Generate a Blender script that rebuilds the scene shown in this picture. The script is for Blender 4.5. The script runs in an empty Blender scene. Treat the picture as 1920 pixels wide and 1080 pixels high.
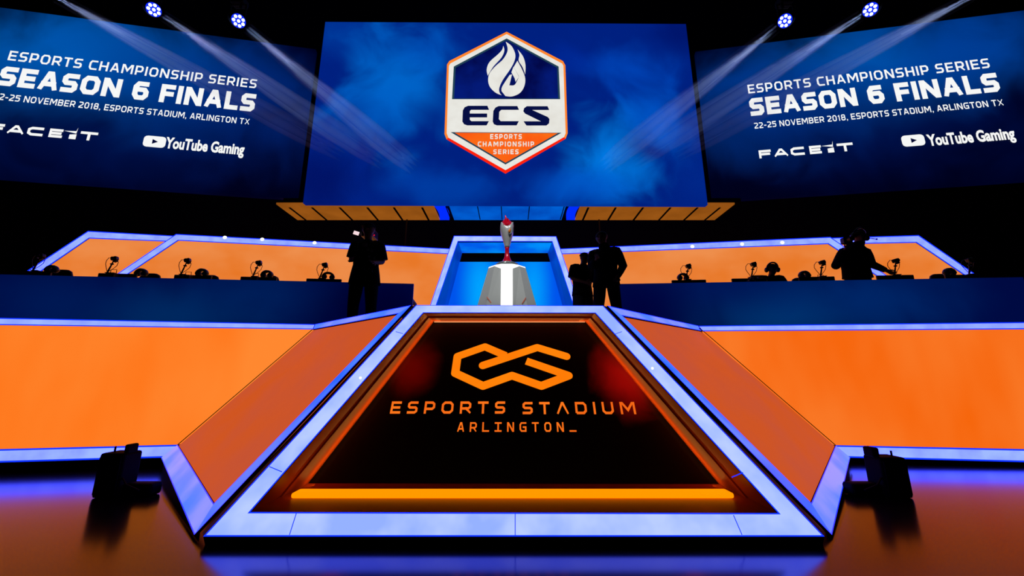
import bpy, math, random
import numpy as np
from mathutils import Vector, Matrix
random.seed(7)
SC = bpy.context.scene
COL = SC.collection

# ------------------------------------------------------------------ camera, world, exposure
CAM_H = 0.76
PITCH = math.radians(12.8)
FPX = 746.7                                   # 14 mm lens on a 1920 px wide frame
cam_data = bpy.data.cameras.new('camera')
cam_data.sensor_width = 36.0
cam_data.lens = 36.0 * FPX / 1920.0
cam_data.clip_start = 0.05
cam = bpy.data.objects.new('camera', cam_data)
COL.objects.link(cam)
cam.location = (0, 0, CAM_H)
cam.rotation_euler = (math.radians(90) + PITCH, 0, 0)
SC.camera = cam

world = bpy.data.worlds.new('dark_arena')
SC.world = world
world.use_nodes = True
world.node_tree.nodes['Background'].inputs[0].default_value = (0.0, 0.0, 0.0, 1)
world.node_tree.nodes['Background'].inputs[1].default_value = 0.0

SC.view_settings.view_transform = 'Standard'
SC.view_settings.look = 'None'
SC.view_settings.exposure = 0.0
SC.view_settings.gamma = 1.0
SC.view_settings.use_curve_mapping = False

STAGE = CAM_H + 0.52                          # height of the stage floor

def spot(name, loc, target, energy, color, angle, blend=0.3, radius=0.03):
    l = bpy.data.lights.new(name, 'SPOT')
    l.energy = energy; l.color = color; l.spot_size = math.radians(angle); l.spot_blend = blend
    l.shadow_soft_size = radius
    o = bpy.data.objects.new(name, l); COL.objects.link(o)
    o.location = loc
    o.rotation_euler = (Vector(target) - Vector(loc)).to_track_quat('-Z', 'Y').to_euler()
    return o
# white show light from the rig above the audience, aimed at the trophy
spot('trophy_key_light', (-2.2, -1.0, 8.0), (-0.07, 5.0, STAGE + 1.2), 1350, (1.0, 0.97, 0.95), 13, 0.5, 0.12)
spot('trophy_fill_light', (2.6, -1.0, 8.0), (-0.07, 5.0, STAGE + 1.2), 900, (1.0, 0.97, 0.95), 13, 0.5, 0.12)

# ------------------------------------------------------------------ measuring helpers (a pixel of the 1920x1080 photo to a point of the place)
CP, SP = math.cos(PITCH), math.sin(PITCH)
CAMV = Vector((0, 0, CAM_H))
def ray(px, py):
    u, v = px - 960.0, 540.0 - py
    return Vector((u, FPX * CP - v * SP, FPX * SP + v * CP))
def at_y(px, py, Y):
    d = ray(px, py); return CAMV + d * (Y / d.y)
def at_z(px, py, z):
    d = ray(px, py); return CAMV + d * ((z - CAM_H) / d.z)
def on_plane(px, py, pt, n):
    d = ray(px, py); return CAMV + d * ((Vector(pt) - CAMV).dot(n) / d.dot(n))
def plane_of(p, q, r):
    n = (q - p).cross(r - p).normalized()
    if n.dot(CAMV - p) < 0: n = -n
    return p, n
def fit_plane(pts):
    a = np.array([list(p) for p in pts]); c = a.mean(0)
    n = Vector(np.linalg.svd(a - c)[2][2]); c = Vector(c)
    if n.dot(CAMV - c) < 0: n = -n
    return c, n
def vplane(p, q):
    return plane_of(Vector(p), Vector(q), Vector(p) + Vector((0, 0, 1)))

# ------------------------------------------------------------------ materials
def lin(c):
    return tuple(((x / 255) / 12.92 if x / 255 <= 0.04045 else ((x / 255 + 0.055) / 1.055) ** 2.4) for x in c)
def mat(name, col=(0, 0, 0), rough=0.5, metal=0.0, spec=0.5, emit=None, strength=1.0, noise=None, bump=None, boost=1.0):
    """col, emit: sRGB 0-255. noise: (second sRGB colour, scale xyz, contrast) varies base or emission."""
    def lin2(c): r = lin(c); return (r[0] / boost, r[1] / boost, r[2])      # boost: blue LEDs shine brighter than the picture can show
    strength = strength * boost
    m = bpy.data.materials.new(name); m.use_nodes = True
    nt = m.node_tree; b = nt.nodes['Principled BSDF']
    b.inputs['Base Color'].default_value = (*lin(col), 1)
    b.inputs['Roughness'].default_value = rough
    b.inputs['Metallic'].default_value = metal
    b.inputs['Specular IOR Level'].default_value = spec
    if emit is not None:
        b.inputs['Emission Color'].default_value = (*lin2(emit), 1)
        b.inputs['Emission Strength'].default_value = strength
    if noise or bump:
        tc = nt.nodes.new('ShaderNodeTexCoord')
        mp = nt.nodes.new('ShaderNodeMapping')
        nt.links.new(tc.outputs['Object'], mp.inputs[0])
        nz = nt.nodes.new('ShaderNodeTexNoise'); nz.inputs['Detail'].default_value = 3
        nz.inputs['Scale'].default_value = 1.0
        nt.links.new(mp.outputs[0], nz.inputs['Vector'])
        if noise:
            c2, sc, con = noise
            mp.inputs['Scale'].default_value = sc
            rp = nt.nodes.new('ShaderNodeMapRange')
            rp.inputs[1].default_value = 0.5 - con; rp.inputs[2].default_value = 0.5 + con
            nt.links.new(nz.outputs['Fac'], rp.inputs[0])
            mx = nt.nodes.new('ShaderNodeMix'); mx.data_type = 'RGBA'
            nt.links.new(rp.outputs[0], mx.inputs['Factor'])
            mx.inputs['A'].default_value = (*(lin2(emit) if emit is not None else lin(col)), 1)
            mx.inputs['B'].default_value = (*(lin2(c2) if emit is not None else lin(c2)), 1)
            nt.links.new(mx.outputs['Result'], b.inputs['Emission Color' if emit is not None else 'Base Color'])
        if bump:
            mp.inputs['Scale'].default_value = bump[0]
            bp = nt.nodes.new('ShaderNodeBump'); bp.inputs['Strength'].default_value = bump[1]
            nt.links.new(nz.outputs['Fac'], bp.inputs['Height'])
            nt.links.new(bp.outputs[0], b.inputs['Normal'])
    return m

def screen_mat(name, base, blobs, wisp, scale, floor_dark=None):
    """an LED wall picture: dark base, soft lit clouds (centre, radius xyz, colour), wisps of noise; object = world coordinates"""
    m = bpy.data.materials.new(name); m.use_nodes = True
    nt = m.node_tree; N = nt.nodes; L = nt.links; b = N['Principled BSDF']
    b.inputs['Base Color'].default_value = (0.004, 0.004, 0.006, 1)
    b.inputs['Roughness'].default_value = 0.5
    b.inputs['Specular IOR Level'].default_value = 0.15
    tc = N.new('ShaderNodeTexCoord')
    nz = N.new('ShaderNodeTexNoise'); nz.inputs['Scale'].default_value = scale; nz.inputs['Detail'].default_value = 4
    nz.inputs['Distortion'].default_value = 0.6
    L.new(tc.outputs['Object'], nz.inputs['Vector'])
    cur = None
    def rgb(c):
        r = N.new('ShaderNodeRGB'); r.outputs[0].default_value = (*lin(c), 1); return r.outputs[0]
    cur = rgb(base)
    for (c, r, colr, amt) in blobs:
        s = N.new('ShaderNodeVectorMath'); s.operation = 'SUBTRACT'; L.new(tc.outputs['Object'], s.inputs[0]); s.inputs[1].default_value = c
        d = N.new('ShaderNodeVectorMath'); d.operation = 'DIVIDE'; L.new(s.outputs[0], d.inputs[0]); d.inputs[1].default_value = r
        ln = N.new('ShaderNodeVectorMath'); ln.operation = 'LENGTH'; L.new(d.outputs[0], ln.inputs[0])
        ad = N.new('ShaderNodeMath'); ad.operation = 'MULTIPLY_ADD'; L.new(nz.outputs['Fac'], ad.inputs[0]); ad.inputs[1].default_value = wisp; ad.inputs[2].default_value = -wisp * 0.5
        sm = N.new('ShaderNodeMath'); sm.operation = 'ADD'; L.new(ln.outputs['Value'], sm.inputs[0]); L.new(ad.outputs[0], sm.inputs[1])
        mr = N.new('ShaderNodeMapRange'); mr.interpolation_type = 'SMOOTHSTEP'
        mr.inputs[1].default_value = 0.0; mr.inputs[2].default_value = 1.0; mr.inputs[3].default_value = amt; mr.inputs[4].default_value = 0.0
        L.new(sm.outputs[0], mr.inputs[0])
        mx = N.new('ShaderNodeMix'); mx.data_type = 'RGBA'
        L.new(mr.outputs[0], mx.inputs['Factor']); L.new(cur, mx.inputs['A']); mx.inputs['B'].default_value = (*lin(colr), 1)
        cur = mx.outputs['Result']
    L.new(cur, b.inputs['Emission Color']); b.inputs['Emission Strength'].default_value = 1.0
    return m

M = {}
M['black'] = mat('matt_black', (6, 6, 8), 0.7, spec=0.2)
M['black_gloss'] = mat('satin_black', (8, 8, 10), 0.35, spec=0.3)
M['wall'] = mat('dark_wall_paint', (5, 3, 9), 0.9, spec=0.1, noise=((8, 5, 14), (0.4, 0.4, 0.4), 0.2))
M['ceiling'] = mat('dark_ceiling_paint', (9, 4, 14), 0.95, spec=0.1, noise=((14, 6, 20), (0.3, 0.3, 0.3), 0.2))
M['floor'] = mat('polished_dark_floor', (10, 8, 8), 0.16, spec=0.17, noise=((26, 16, 11), (1.6, 1.6, 1.6), 0.15))
M['deck'] = mat('black_stage_deck', (8, 8, 10), 0.5, spec=0.3)
M['strip'] = mat('led_strip_diffuser', (20, 20, 30), 0.4, emit=(138, 158, 255), noise=((160, 186, 255), (5, 5, 5), 0.16), boost=5.0)
M['strip_front'] = mat('led_strip_bright_diffuser', (20, 20, 30), 0.4, emit=(150, 178, 255), noise=((186, 206, 255), (4, 4, 4), 0.14), boost=5.0)
M['strip_facet'] = mat('led_strip_violet_diffuser', (20, 20, 30), 0.4, emit=(70, 128, 250), noise=((134, 148, 250), (2.5, 2.5, 2.5), 0.12), boost=5.0)
M['strip_deep'] = mat('led_strip_deep_blue_diffuser', (10, 14, 30), 0.4, emit=(0, 100, 238), noise=((74, 130, 250), (2.2, 2.2, 2.2), 0.1), boost=3.0)
M['rim'] = mat('led_strip_blue_rim', (4, 6, 30), 0.4, emit=(16, 58, 250), boost=3.0)  # blue fall-off of the overexposed strips painted into their edges
M['orange_left'] = mat('lit_orange_fabric', (60, 30, 10), 0.8, spec=0.1, emit=(255, 116, 22), noise=((255, 136, 48), (1.1, 1.1, 0.5), 0.2))
M['orange_right'] = mat('lit_deep_orange_fabric', (60, 30, 10), 0.8, spec=0.1, emit=(246, 100, 6), noise=((250, 126, 44), (1.1, 1.1, 0.5), 0.2))
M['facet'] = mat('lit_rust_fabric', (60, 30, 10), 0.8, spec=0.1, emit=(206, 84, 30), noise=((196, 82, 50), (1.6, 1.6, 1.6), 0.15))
M['orange_back'] = mat('lit_pale_orange_fabric', (60, 30, 10), 0.8, spec=0.1, emit=(232, 120, 40), noise=((238, 142, 76), (0.8, 0.8, 1.2), 0.18))
M['soffit_orange'] = mat('lit_brown_orange_panel', (40, 22, 8), 0.4, emit=(132, 72, 16), noise=((154, 86, 22), (1.5, 1.5, 1.5), 0.2))  # soffit panels and bands emit their colours themselves
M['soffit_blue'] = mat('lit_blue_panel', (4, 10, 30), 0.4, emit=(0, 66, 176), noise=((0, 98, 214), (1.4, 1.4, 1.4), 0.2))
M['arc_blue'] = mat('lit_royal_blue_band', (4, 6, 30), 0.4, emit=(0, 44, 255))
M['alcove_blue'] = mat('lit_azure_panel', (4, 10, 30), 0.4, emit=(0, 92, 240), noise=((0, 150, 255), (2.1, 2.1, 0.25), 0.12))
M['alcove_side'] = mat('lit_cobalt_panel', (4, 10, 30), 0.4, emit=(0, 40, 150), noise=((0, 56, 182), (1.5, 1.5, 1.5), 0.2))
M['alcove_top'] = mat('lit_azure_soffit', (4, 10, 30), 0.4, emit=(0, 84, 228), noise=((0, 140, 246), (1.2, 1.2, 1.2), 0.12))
M['brown'] = mat('glossy_rust_panel', (190, 92, 34), 0.4, spec=0.4)
M['amber'] = mat('amber_led_tube', (30, 15, 4), 0.4, emit=(255, 142, 0), strength=1.2)
M['salmon'] = mat('pale_amber_led_line', (30, 15, 4), 0.4, emit=(255, 160, 100), strength=1.0)
M['panel_black'] = mat('black_led_panel', (2, 2, 3), 0.28, spec=0.35)
M['logo_orange'] = mat('orange_led_lettering', (20, 8, 0), 0.5, emit=(255, 132, 10), noise=((255, 122, 6), (6, 6, 6), 0.2))
M['logo_orange2'] = mat('deep_orange_led_lettering', (20, 8, 0), 0.5, emit=(238, 96, 20), noise=((255, 124, 30), (3, 3, 3), 0.2))
M['white_led'] = mat('white_led_lettering', (20, 20, 20), 0.5, emit=(246, 247, 246))
M['white_led2'] = mat('soft_white_led_lettering', (20, 20, 20), 0.5, emit=(226, 224, 216), noise=((236, 236, 230), (3, 3, 3), 0.2))
M['badge_orange'] = mat('badge_orange', (20, 8, 0), 0.5, emit=(255, 134, 44))
M['badge_red'] = mat('badge_red', (20, 4, 0), 0.5, emit=(252, 34, 10))
M['badge_vermilion'] = mat('badge_vermilion', (20, 4, 0), 0.5, emit=(252, 88, 18), noise=((252, 112, 22), (2, 2, 2), 0.2))
M['badge_navy'] = mat('badge_navy', (2, 3, 16), 0.5, emit=(2, 8, 72), noise=((4, 26, 118), (1.3, 1.3, 1.3), 0.15))
M['badge_teal'] = mat('badge_teal', (2, 3, 16), 0.5, emit=(34, 66, 84))
M['badge_ink'] = mat('badge_ink', (2, 3, 16), 0.5, emit=(6, 14, 66))
M['dark_hole'] = mat('badge_play_mark', (2, 2, 4), 0.5, emit=(4, 8, 50))
M['silver'] = mat('brushed_silver', (196, 200, 202), 0.3, metal=0.25, spec=0.8)
M['silver_base'] = mat('polished_silver', (150, 162, 166), 0.2, metal=0.55, spec=0.8)
M['red_metal'] = mat('red_anodised_metal', (205, 8, 44), 0.18, metal=0.1)
M['red_glass'] = mat('red_flame_resin', (196, 6, 40), 0.12, metal=0.05)
M['orange_gem'] = mat('orange_enamel', (240, 130, 20), 0.3)
M['plinth_grey'] = mat('pale_grey_lacquer', (190, 197, 197), 0.28, spec=0.4)
M['plinth_white'] = mat('lit_white_acrylic', (240, 240, 240), 0.4, emit=(250, 248, 246), strength=0.9)
M['plinth_line'] = mat('salmon_inlay', (220, 120, 100), 0.4)
M['skin'] = mat('skin', (120, 78, 58), 0.6, spec=0.2)
M['cloth_black'] = mat('black_cotton', (5, 5, 7), 0.9, spec=0.1)
M['cloth_navy'] = mat('dark_denim', (6, 8, 18), 0.9, spec=0.1)
M['cloth_dot'] = mat('grey_print', (120, 116, 124), 0.9, spec=0.1)
M['hair'] = mat('dark_hair', (10, 8, 8), 0.8, spec=0.2)
M['plastic'] = mat('black_plastic', (10, 11, 11), 0.4, spec=0.4)
M['grey_plastic'] = mat('grey_plastic', (70, 70, 64), 0.45, spec=0.4)
M['chair'] = mat('black_leatherette', (16, 17, 17), 0.5, spec=0.4)
M['lens_white'] = mat('white_led_lens', (30, 30, 40), 0.3, emit=(235, 250, 255), strength=3.0)
M['lens_blue'] = mat('blue_led_ring', (4, 4, 30), 0.3, emit=(10, 40, 255), strength=1.2)
M['lamp_white'] = mat('white_lamp', (30, 30, 30), 0.3, emit=(250, 252, 255), strength=1.5)  # glow that stands in for white lights mirrored in the strips
M['phone'] = mat('lit_phone_screen', (20, 20, 20), 0.3, emit=(250, 220, 225))
M['red_dot'] = mat('red_indicator', (20, 4, 4), 0.3, emit=(220, 10, 40))
M['metal_dark'] = mat('dark_steel', (40, 40, 46), 0.4, metal=0.8)
M['toe'] = mat('black_toe_kick', (3, 3, 4), 0.8, spec=0.05)
M['maroon'] = mat('dark_maroon_edge', (34, 9, 9), 0.6, spec=0.2)

# ------------------------------------------------------------------ mesh helpers
class MB:
    def __init__(s): s.v = []; s.f = []; s.m = []
    def face(s, pts, mi=0):
        i = len(s.v); s.v += [Vector(p) for p in pts]; s.f.append(list(range(i, i + len(pts)))); s.m.append(mi)
    def add(s, verts, faces, mi=0):
        i = len(s.v); s.v += [Vector(p) for p in verts]
        for f in faces: s.f.append([i + k for k in f]); s.m.append(mi)
    def slab(s, poly, n, t, mi=0):
        """polygon in space with thickness t going back along -n"""
        k = len(poly); a = [Vector(p) for p in poly]; b = [p - Vector(n) * t for p in a]
        fs = [list(range(k)), list(range(2 * k - 1, k - 1, -1))] + [[i, (i + 1) % k, k + (i + 1) % k, k + i] for i in range(k)]
        s.add(a + b, fs, mi)
    def box(s, c, size, mi=0, rot=None, taper=1.0, bev=0.0):
        x, y, z = [q / 2 for q in size]
        if bev <= 0:
            vs = []
            for sz in (-1, 1):
                k = taper if sz > 0 else 1.0
                vs += [Vector((sx * x * k, sy * y * k, sz * z)) for sx, sy in ((-1, -1), (1, -1), (1, 1), (-1, 1))]
            fs = [[3, 2, 1, 0], [4, 5, 6, 7]] + [[i, (i + 1) % 4, 4 + (i + 1) % 4, 4 + i] for i in range(4)]
        else:
            b = min(bev, x * .9, y * .9, z * .9); rings = []
            def rect(hx, hy, zz, b2):
                p = []
                for sx, sy in ((1, 1), (-1, 1), (-1, -1), (1, -1)):
                    for k in range(4):
                        a = math.atan2(sy, sx) - math.pi / 4 + k * math.pi / 6
                        p.append(Vector((sx * (hx - b2) + b2 * math.cos(a), sy * (hy - b2) + b2 * math.sin(a), zz)))
                return p
            for a in (90, 45, 0): 
                r = math.radians(a); ins = b * (1 - math.cos(r)); rings.append(rect(x - ins, y - ins, -z + b * (1 - math.sin(r)), max(b - ins, b * .05)))
            for a in (0, 45, 90):
                r = math.radians(a); ins = b * (1 - math.cos(r)); rings.append(rect((x - ins) * taper, (y - ins) * taper, z - b * (1 - math.sin(r)), max(b - ins, b * .05)))
            vs = [p for r in rings for p in r]; k = 16
            fs = [list(range(k - 1, -1, -1)), [5 * k + i for i in range(k)]]
            for j in range(5): fs += [[j * k + i, j * k + (i + 1) % k, (j + 1) * k + (i + 1) % k, (j + 1) * k + i] for i in range(k)]
        if rot is not None: vs = [rot @ p for p in vs]
        s.add([p + Vector(c) for p in vs], fs, mi)
    def loft(s, rings, mi=0, cap=True):
        k = len(rings[0]); vs = [p for r in rings for p in r]; fs = []
        for j in range(len(rings) - 1):
            fs += [[j * k + i, j * k + (i + 1) % k, (j + 1) * k + (i + 1) % k, (j + 1) * k + i] for i in range(k)]
        if cap: fs += [list(range(k - 1, -1, -1)), [(len(rings) - 1) * k + i for i in range(k)]]
        s.add(vs, fs, mi)
    def tube(s, path, rad, mi=0, seg=10, flat=None, up=(0, 0, 1)):
        """rad: one radius or one per point; flat: (a, b) scale of the two cross axes per point"""
        path = [Vector(p) for p in path]; n = len(path); rings = []
        prev = None
        for i, p in enumerate(path):
            d = (path[min(i + 1, n - 1)] - path[max(i - 1, 0)]).normalized()
            ref = Vector(up)
            if abs(d.dot(ref)) > 0.95: ref = Vector((1, 0, 0)) if abs(d.x) < 0.9 else Vector((0, 1, 0))
            a = d.cross(ref).normalized() if prev is None else (prev - d * prev.dot(d)).normalized()
            prev = a; b = d.cross(a)
            r = rad[i] if isinstance(rad, (list, tuple)) else rad
            fa, fb = (flat[i] if flat else (1, 1))
            rings.append([p + a * (r * fa * math.cos(t)) + b * (r * fb * math.sin(t)) for t in [2 * math.pi * k / seg for k in range(seg)]])
        s.loft(rings, mi)
    def rings_z(s, prof, mi=0, seg=24, c=(0, 0, 0), cap=True):
        """prof: (z, rx, ry, cx, cy) ellipses stacked"""
        R = []
        for q in prof:
            z, rx, ry = q[:3]; ox, oy = (q[3], q[4]) if len(q) > 3 else (0, 0)
            R.append([Vector((c[0] + ox + rx * math.cos(t), c[1] + oy + ry * math.sin(t), c[2] + z)) for t in [2 * math.pi * k / seg for k in range(seg)]])
        s.loft(R, mi, cap)
    def ball(s, c, r, mi=0, seg=14, rings=9):
        rx, ry, rz = r if isinstance(r, (tuple, list)) else (r, r, r)
        s.rings_z([(rz * -math.cos(math.pi * j / rings), max(rx * math.sin(math.pi * j / rings), rx * .02), max(ry * math.sin(math.pi * j / rings), ry * .02)) for j in range(rings + 1)], mi, seg, c)
    def ribbon(s, outer, inner, n, thick, closed=False, rim=0.1):
        """flat light strip between two polylines; faces: 0 diffuser, 1 rim"""
        n = Vector(n); k = len(outer); seq = range(k if closed else k - 1)
        lv = [0.0, rim, 1 - rim, 1.0]
        P = [[Vector(outer[i]).lerp(Vector(inner[i]), t) for t in lv] for i in range(k)]
        for i in seq:
            j = (i + 1) % k
            for q in range(3): s.face([P[i][q], P[j][q], P[j][q + 1], P[i][q + 1]], 0 if q == 1 else 1)
            for q in (0, 3): s.face([P[i][q], P[j][q], P[j][q] - n * thick, P[i][q] - n * thick], 2)
            s.face([P[i][0] - n * thick, P[j][0] - n * thick, P[j][3] - n * thick, P[i][3] - n * thick], 2)
        if not closed:
            for i in (0, k - 1): s.face([P[i][0], P[i][3], P[i][3] - n * thick, P[i][0] - n * thick], 2)

def root_loc(o):
    v = Vector((0, 0, 0))
    while o is not None: v += o.location; o = o.parent
    return v
def obj(name, mb, mats, parent=None, smooth=False, label=None):
    me = bpy.data.meshes.new(name)
    off = root_loc(parent)
    me.from_pydata([tuple(p - off) for p in mb.v], [], mb.f)
    for m in (mats if isinstance(mats, list) else [mats]): me.materials.append(m)
    for p, mi in zip(me.polygons, mb.m): p.material_index = mi; p.use_smooth = smooth
    me.update()
    import bmesh
    b = bmesh.new(); b.from_mesh(me); bmesh.ops.remove_doubles(b, verts=b.verts, dist=1e-5)
    bmesh.ops.recalc_face_normals(b, faces=b.faces); b.to_mesh(me); b.free()
    o = bpy.data.objects.new(name, me); COL.objects.link(o); o.parent = parent
    if label: o['label'] = label
    return o
def tag(o, label, cat, group=None, kind=None):
    o['label'] = label; o['category'] = cat
    if group: o['group'] = group
    if kind: o['kind'] = kind
    return o
def thing(name, label, cat, loc=(0, 0, 0), group=None):
    o = bpy.data.objects.new(name, None); COL.objects.link(o); o.location = loc; o.empty_display_size = 0.1
    return tag(o, label, cat, group)
def struct(name, mb, m, parent=None):
    o = obj(name, mb, m, parent)
    if parent is None: o['kind'] = 'structure'
    return o
def dup(root, loc, rotz, label, group=None):
    def cp(o, par):
        c = o.copy(); COL.objects.link(c); c.parent = par
        for ch in o.children: cp(ch, c)
        return c
    r = cp(root, None); r.location = loc; r.rotation_euler = (0, 0, rotz); r['label'] = label
    if group: r['group'] = group
    return r

# ------------------------------------------------------------------ lettering (own stroke alphabet)
c_ = .22
GL = {
 'A': (1.0, [[(0, 0), (.42, 1), (.58, 1), (1, 0)], [(.16, .27), (.84, .27)]]),
 '^': (1.0, [[(0, 0), (.46, 1), (.54, 1), (1, 0)]]),
 'B': (.92, [[(0, 0), (0, 1), (.8, 1), (.97, .86), (.97, .64), (.8, .52), (0, .52)], [(.8, .52), (1, .38), (1, .14), (.82, 0), (0, 0)]]),
 'C': (.88, [[(1, 0), (c_, 0), (0, c_), (0, 1 - c_), (c_, 1), (1, 1)]]),
 'D': (.95, [[(0, 0), (0, 1), (1 - c_, 1), (1, 1 - c_), (1, c_), (1 - c_, 0), (0, 0)]]),
 'E': (.84, [[(1, 0), (0, 0), (0, 1), (1, 1)], [(0, .5), (.9, .5)]]),
 'F': (.8, [[(0, 0), (0, 1), (1, 1)], [(0, .48), (.9, .48)]]),
 'G': (.95, [[(1, 1), (c_, 1), (0, 1 - c_), (0, c_), (c_, 0), (1, 0), (1, .48), (.6, .48)]]),
 'H': (.95, [[(0, 0), (0, 1)], [(1, 0), (1, 1)], [(0, .5), (1, .5)]]),
 'I': (.0, [[(.5, 0), (.5, 1)]]),
 '|': (.85, [[(.5, 0), (.5, 1)], [(0, 0), (1, 0)], [(0, 1), (1, 1)]]),
 'L': (.78, [[(0, 1), (0, 0), (1, 0)]]),
 'M': (1.25, [[(0, 0), (0, 1), (.12, 1), (.5, .3), (.88, 1), (1, 1), (1, 0)]]),
 'N': (1.0, [[(0, 0), (0, 1), (.1, 1), (.9, 0), (1, 0), (1, 1)]]),
 'O': (.98, [[(c_, 0), (1 - c_, 0), (1, c_), (1, 1 - c_), (1 - c_, 1), (c_, 1), (0, 1 - c_), (0, c_), (c_, 0), (1 - c_, 0)]]),
 'P': (.88, [[(0, 0), (0, 1), (.8, 1), (1, .84), (1, .52), (.8, .36), (0, .36)]]),
 'R': (.92, [[(0, 0), (0, 1), (.8, 1), (1, .84), (1, .56), (.8, .4), (0, .4)], [(.55, .4), (1, 0)]]),
 'S': (.84, [[(0, 0), (.8, 0), (1, .14), (1, .38), (.84, .5), (.16, .5), (0, .62), (0, .86), (.2, 1), (1, 1)]]),
 'T': (.88, [[(.5, 0), (.5, 1)], [(0, 1), (1, 1)]]),
 'U': (.95, [[(0, 1), (0, c_), (c_, 0), (1 - c_, 0), (1, c_), (1, 1)]]),
 'V': (1.0, [[(0, 1), (.46, 0), (.54, 0), (1, 1)]]),
 'X': (.95, [[(0, 0), (1, 1)], [(0, 1), (1, 0)]]),
 '0': (.85, [[(c_, 0), (1 - c_, 0), (1, c_), (1, 1 - c_), (1 - c_, 1), (c_, 1), (0, 1 - c_), (0, c_), (c_, 0), (1 - c_, 0)]]),
 '1': (.45, [[(.15, .85), (.75, 1), (.75, 0)]]),
 '2': (.82, [[(0, 1), (.8, 1), (1, .86), (1, .62), (0, .14), (0, 0), (1, 0)]]),
 '5': (.82, [[(0, 0), (.8, 0), (1, .16), (1, .46), (.8, .58), (0, .58), (0, 1), (1, 1)]]),
 '6': (.88, [[(.9, 1), (c_, 1), (0, 1 - c_), (0, c_), (c_, 0), (1 - c_, 0), (1, .18), (1, .42), (.82, .58), (0, .58)]]),
 '8': (.85, [[(.15, .52), (0, .4), (0, .14), (.2, 0), (.8, 0), (1, .14), (1, .4), (.85, .52), (.15, .52), (.03, .66), (.03, .86), (.2, 1), (.8, 1), (.97, .86), (.97, .66), (.85, .52)]]),
 '-': (.5, [[(0, .42), (1, .42)]]),
 '_': (.8, [[(0, 0), (1, 0)]]),
}
def stroke(pts, t, closed=False, lim=2.2):
    """mitred quads along a 2-D polyline"""
    P = [Vector((a, b)) for a, b in pts]; n = len(P); L = []; R = []
    for i in range(n):
        d1 = (P[i] - P[i - 1]).normalized() if (i > 0 or closed) else None
        d2 = (P[(i + 1) % n] - P[i]).normalized() if (i < n - 1 or closed) else None
        if d1 is None: d1 = d2
        if d2 is None: d2 = d1
        n1 = Vector((-d1.y, d1.x)); n2 = Vector((-d2.y, d2.x)); m = n1 + n2
        if m.length < 1e-4: m = n1
        m.normalize(); k = min(1 / max(m.dot(n1), .3), lim)
        L.append(P[i] + m * (t / 2 * k)); R.append(P[i] - m * (t / 2 * k))
    q = []
    for i in range(n if closed else n - 1):
        j = (i + 1) % n; q.append([L[i], L[j], R[j], R[i]])
    return q
def lettering(text, h, t, wide=0.72, gap=0.2, space=0.5, mono=None, slant=0.0):
    """quads of a line of capitals: cap height h, stroke t*h"""
    x = 0.0; Q = []
    for ch in text:
        if ch == ' ': x += space; continue
        if ch == ',':
            Q.append([Vector((x, .0)), Vector((x + t, 0)), Vector((x + t, t)), Vector((x, t))]); Q.append([Vector((x + t * .4, 0)), Vector((x + t, 0)), Vector((x + t * .4, -t * .9)), Vector((x, -t * .9))]); x += t + gap; continue
        w0, ss = GL[ch]; w = max(w0 * wide, t) if not mono else mono
        if mono and ch == 'I': ss = GL['|'][1]
        for s in ss:
            pts = [(x + t / 2 + a * (w - t), t / 2 + b * (1 - t)) for a, b in s]
            closed = False
            p0, p1 = Vector(pts[0]), Vector(pts[1]); e0, e1 = Vector(pts[-1]), Vector(pts[-2])
            if ch not in 'O0D8':
                pts[0] = tuple(p0 + (p0 - p1).normalized() * t / 2); pts[-1] = tuple(e0 + (e0 - e1).normalized() * t / 2)
            for q in stroke(pts, t):
                Q.append([Vector((min(max(p.x, x), x + w), min(max(p.y, 0), 1))) for p in q])
        x += w + gap
    x -= gap
    return [[Vector(((p.x + slant * p.y) * h, p.y * h)) for p in q] for q in Q], x * h
def put(Q, org, u, v, n, lift=0.004, thick=0.003, sx=1.0, mb=None):
    mb = mb or MB(); n = Vector(n)
    for q in Q:
        a = [Vector(org) + Vector(u) * (p.x * sx) + Vector(v) * p.y + n * lift for p in q]
        # drop degenerate quads
        if (a[1] - a[0]).cross(a[2] - a[0]).length + (a[2] - a[0]).cross(a[3] - a[0]).length if len(a) > 3 else 1:
            mb.face(a)
    return mb
def line_between(text, left, right, h, t, org_v, u, v, n, parent, m, name, lift=0.004, letters=False, **kw):
    """a line of capitals fitted between two points of a plane; every word (or widely spaced letter) a part of its own"""
    Q, w = lettering(text, h, t, **kw); gap = kw.get('gap', .2) * h
    s = (Vector(right) - Vector(left)).dot(u) / w
    pieces = list(text) if letters else text.split(' ')
    x = 0.0
    for p in pieces:
        q, pw = lettering(p, h, t, **kw)
        q = [[Vector((c.x + x, c.y)) for c in f] for f in q]
        obj(name, put(q, left, u, v, n, lift, sx=s), m, parent)
        x += pw + gap + (0 if letters else kw.get('space', .5) * h)
def font_quads(body, bold):
    cu = bpy.data.curves.new('font', 'FONT'); cu.body = body; cu.size = 1.0; cu.offset = bold; cu.resolution_u = 3
    o = bpy.data.objects.new('font', cu); COL.objects.link(o)
    dg = bpy.context.evaluated_depsgraph_get(); ev = o.evaluated_get(dg); me = ev.to_mesh()
    fs = [[Vector((me.vertices[i].co.x, me.vertices[i].co.y)) for i in p.vertices] for p in me.polygons]
    ev.to_mesh_clear(); bpy.data.objects.remove(o); bpy.data.curves.remove(cu)
    xs = [p.x for f in fs for p in f]
    return [[Vector((p.x - min(xs), p.y)) for p in f] for f in fs], max(xs) - min(xs)

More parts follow.
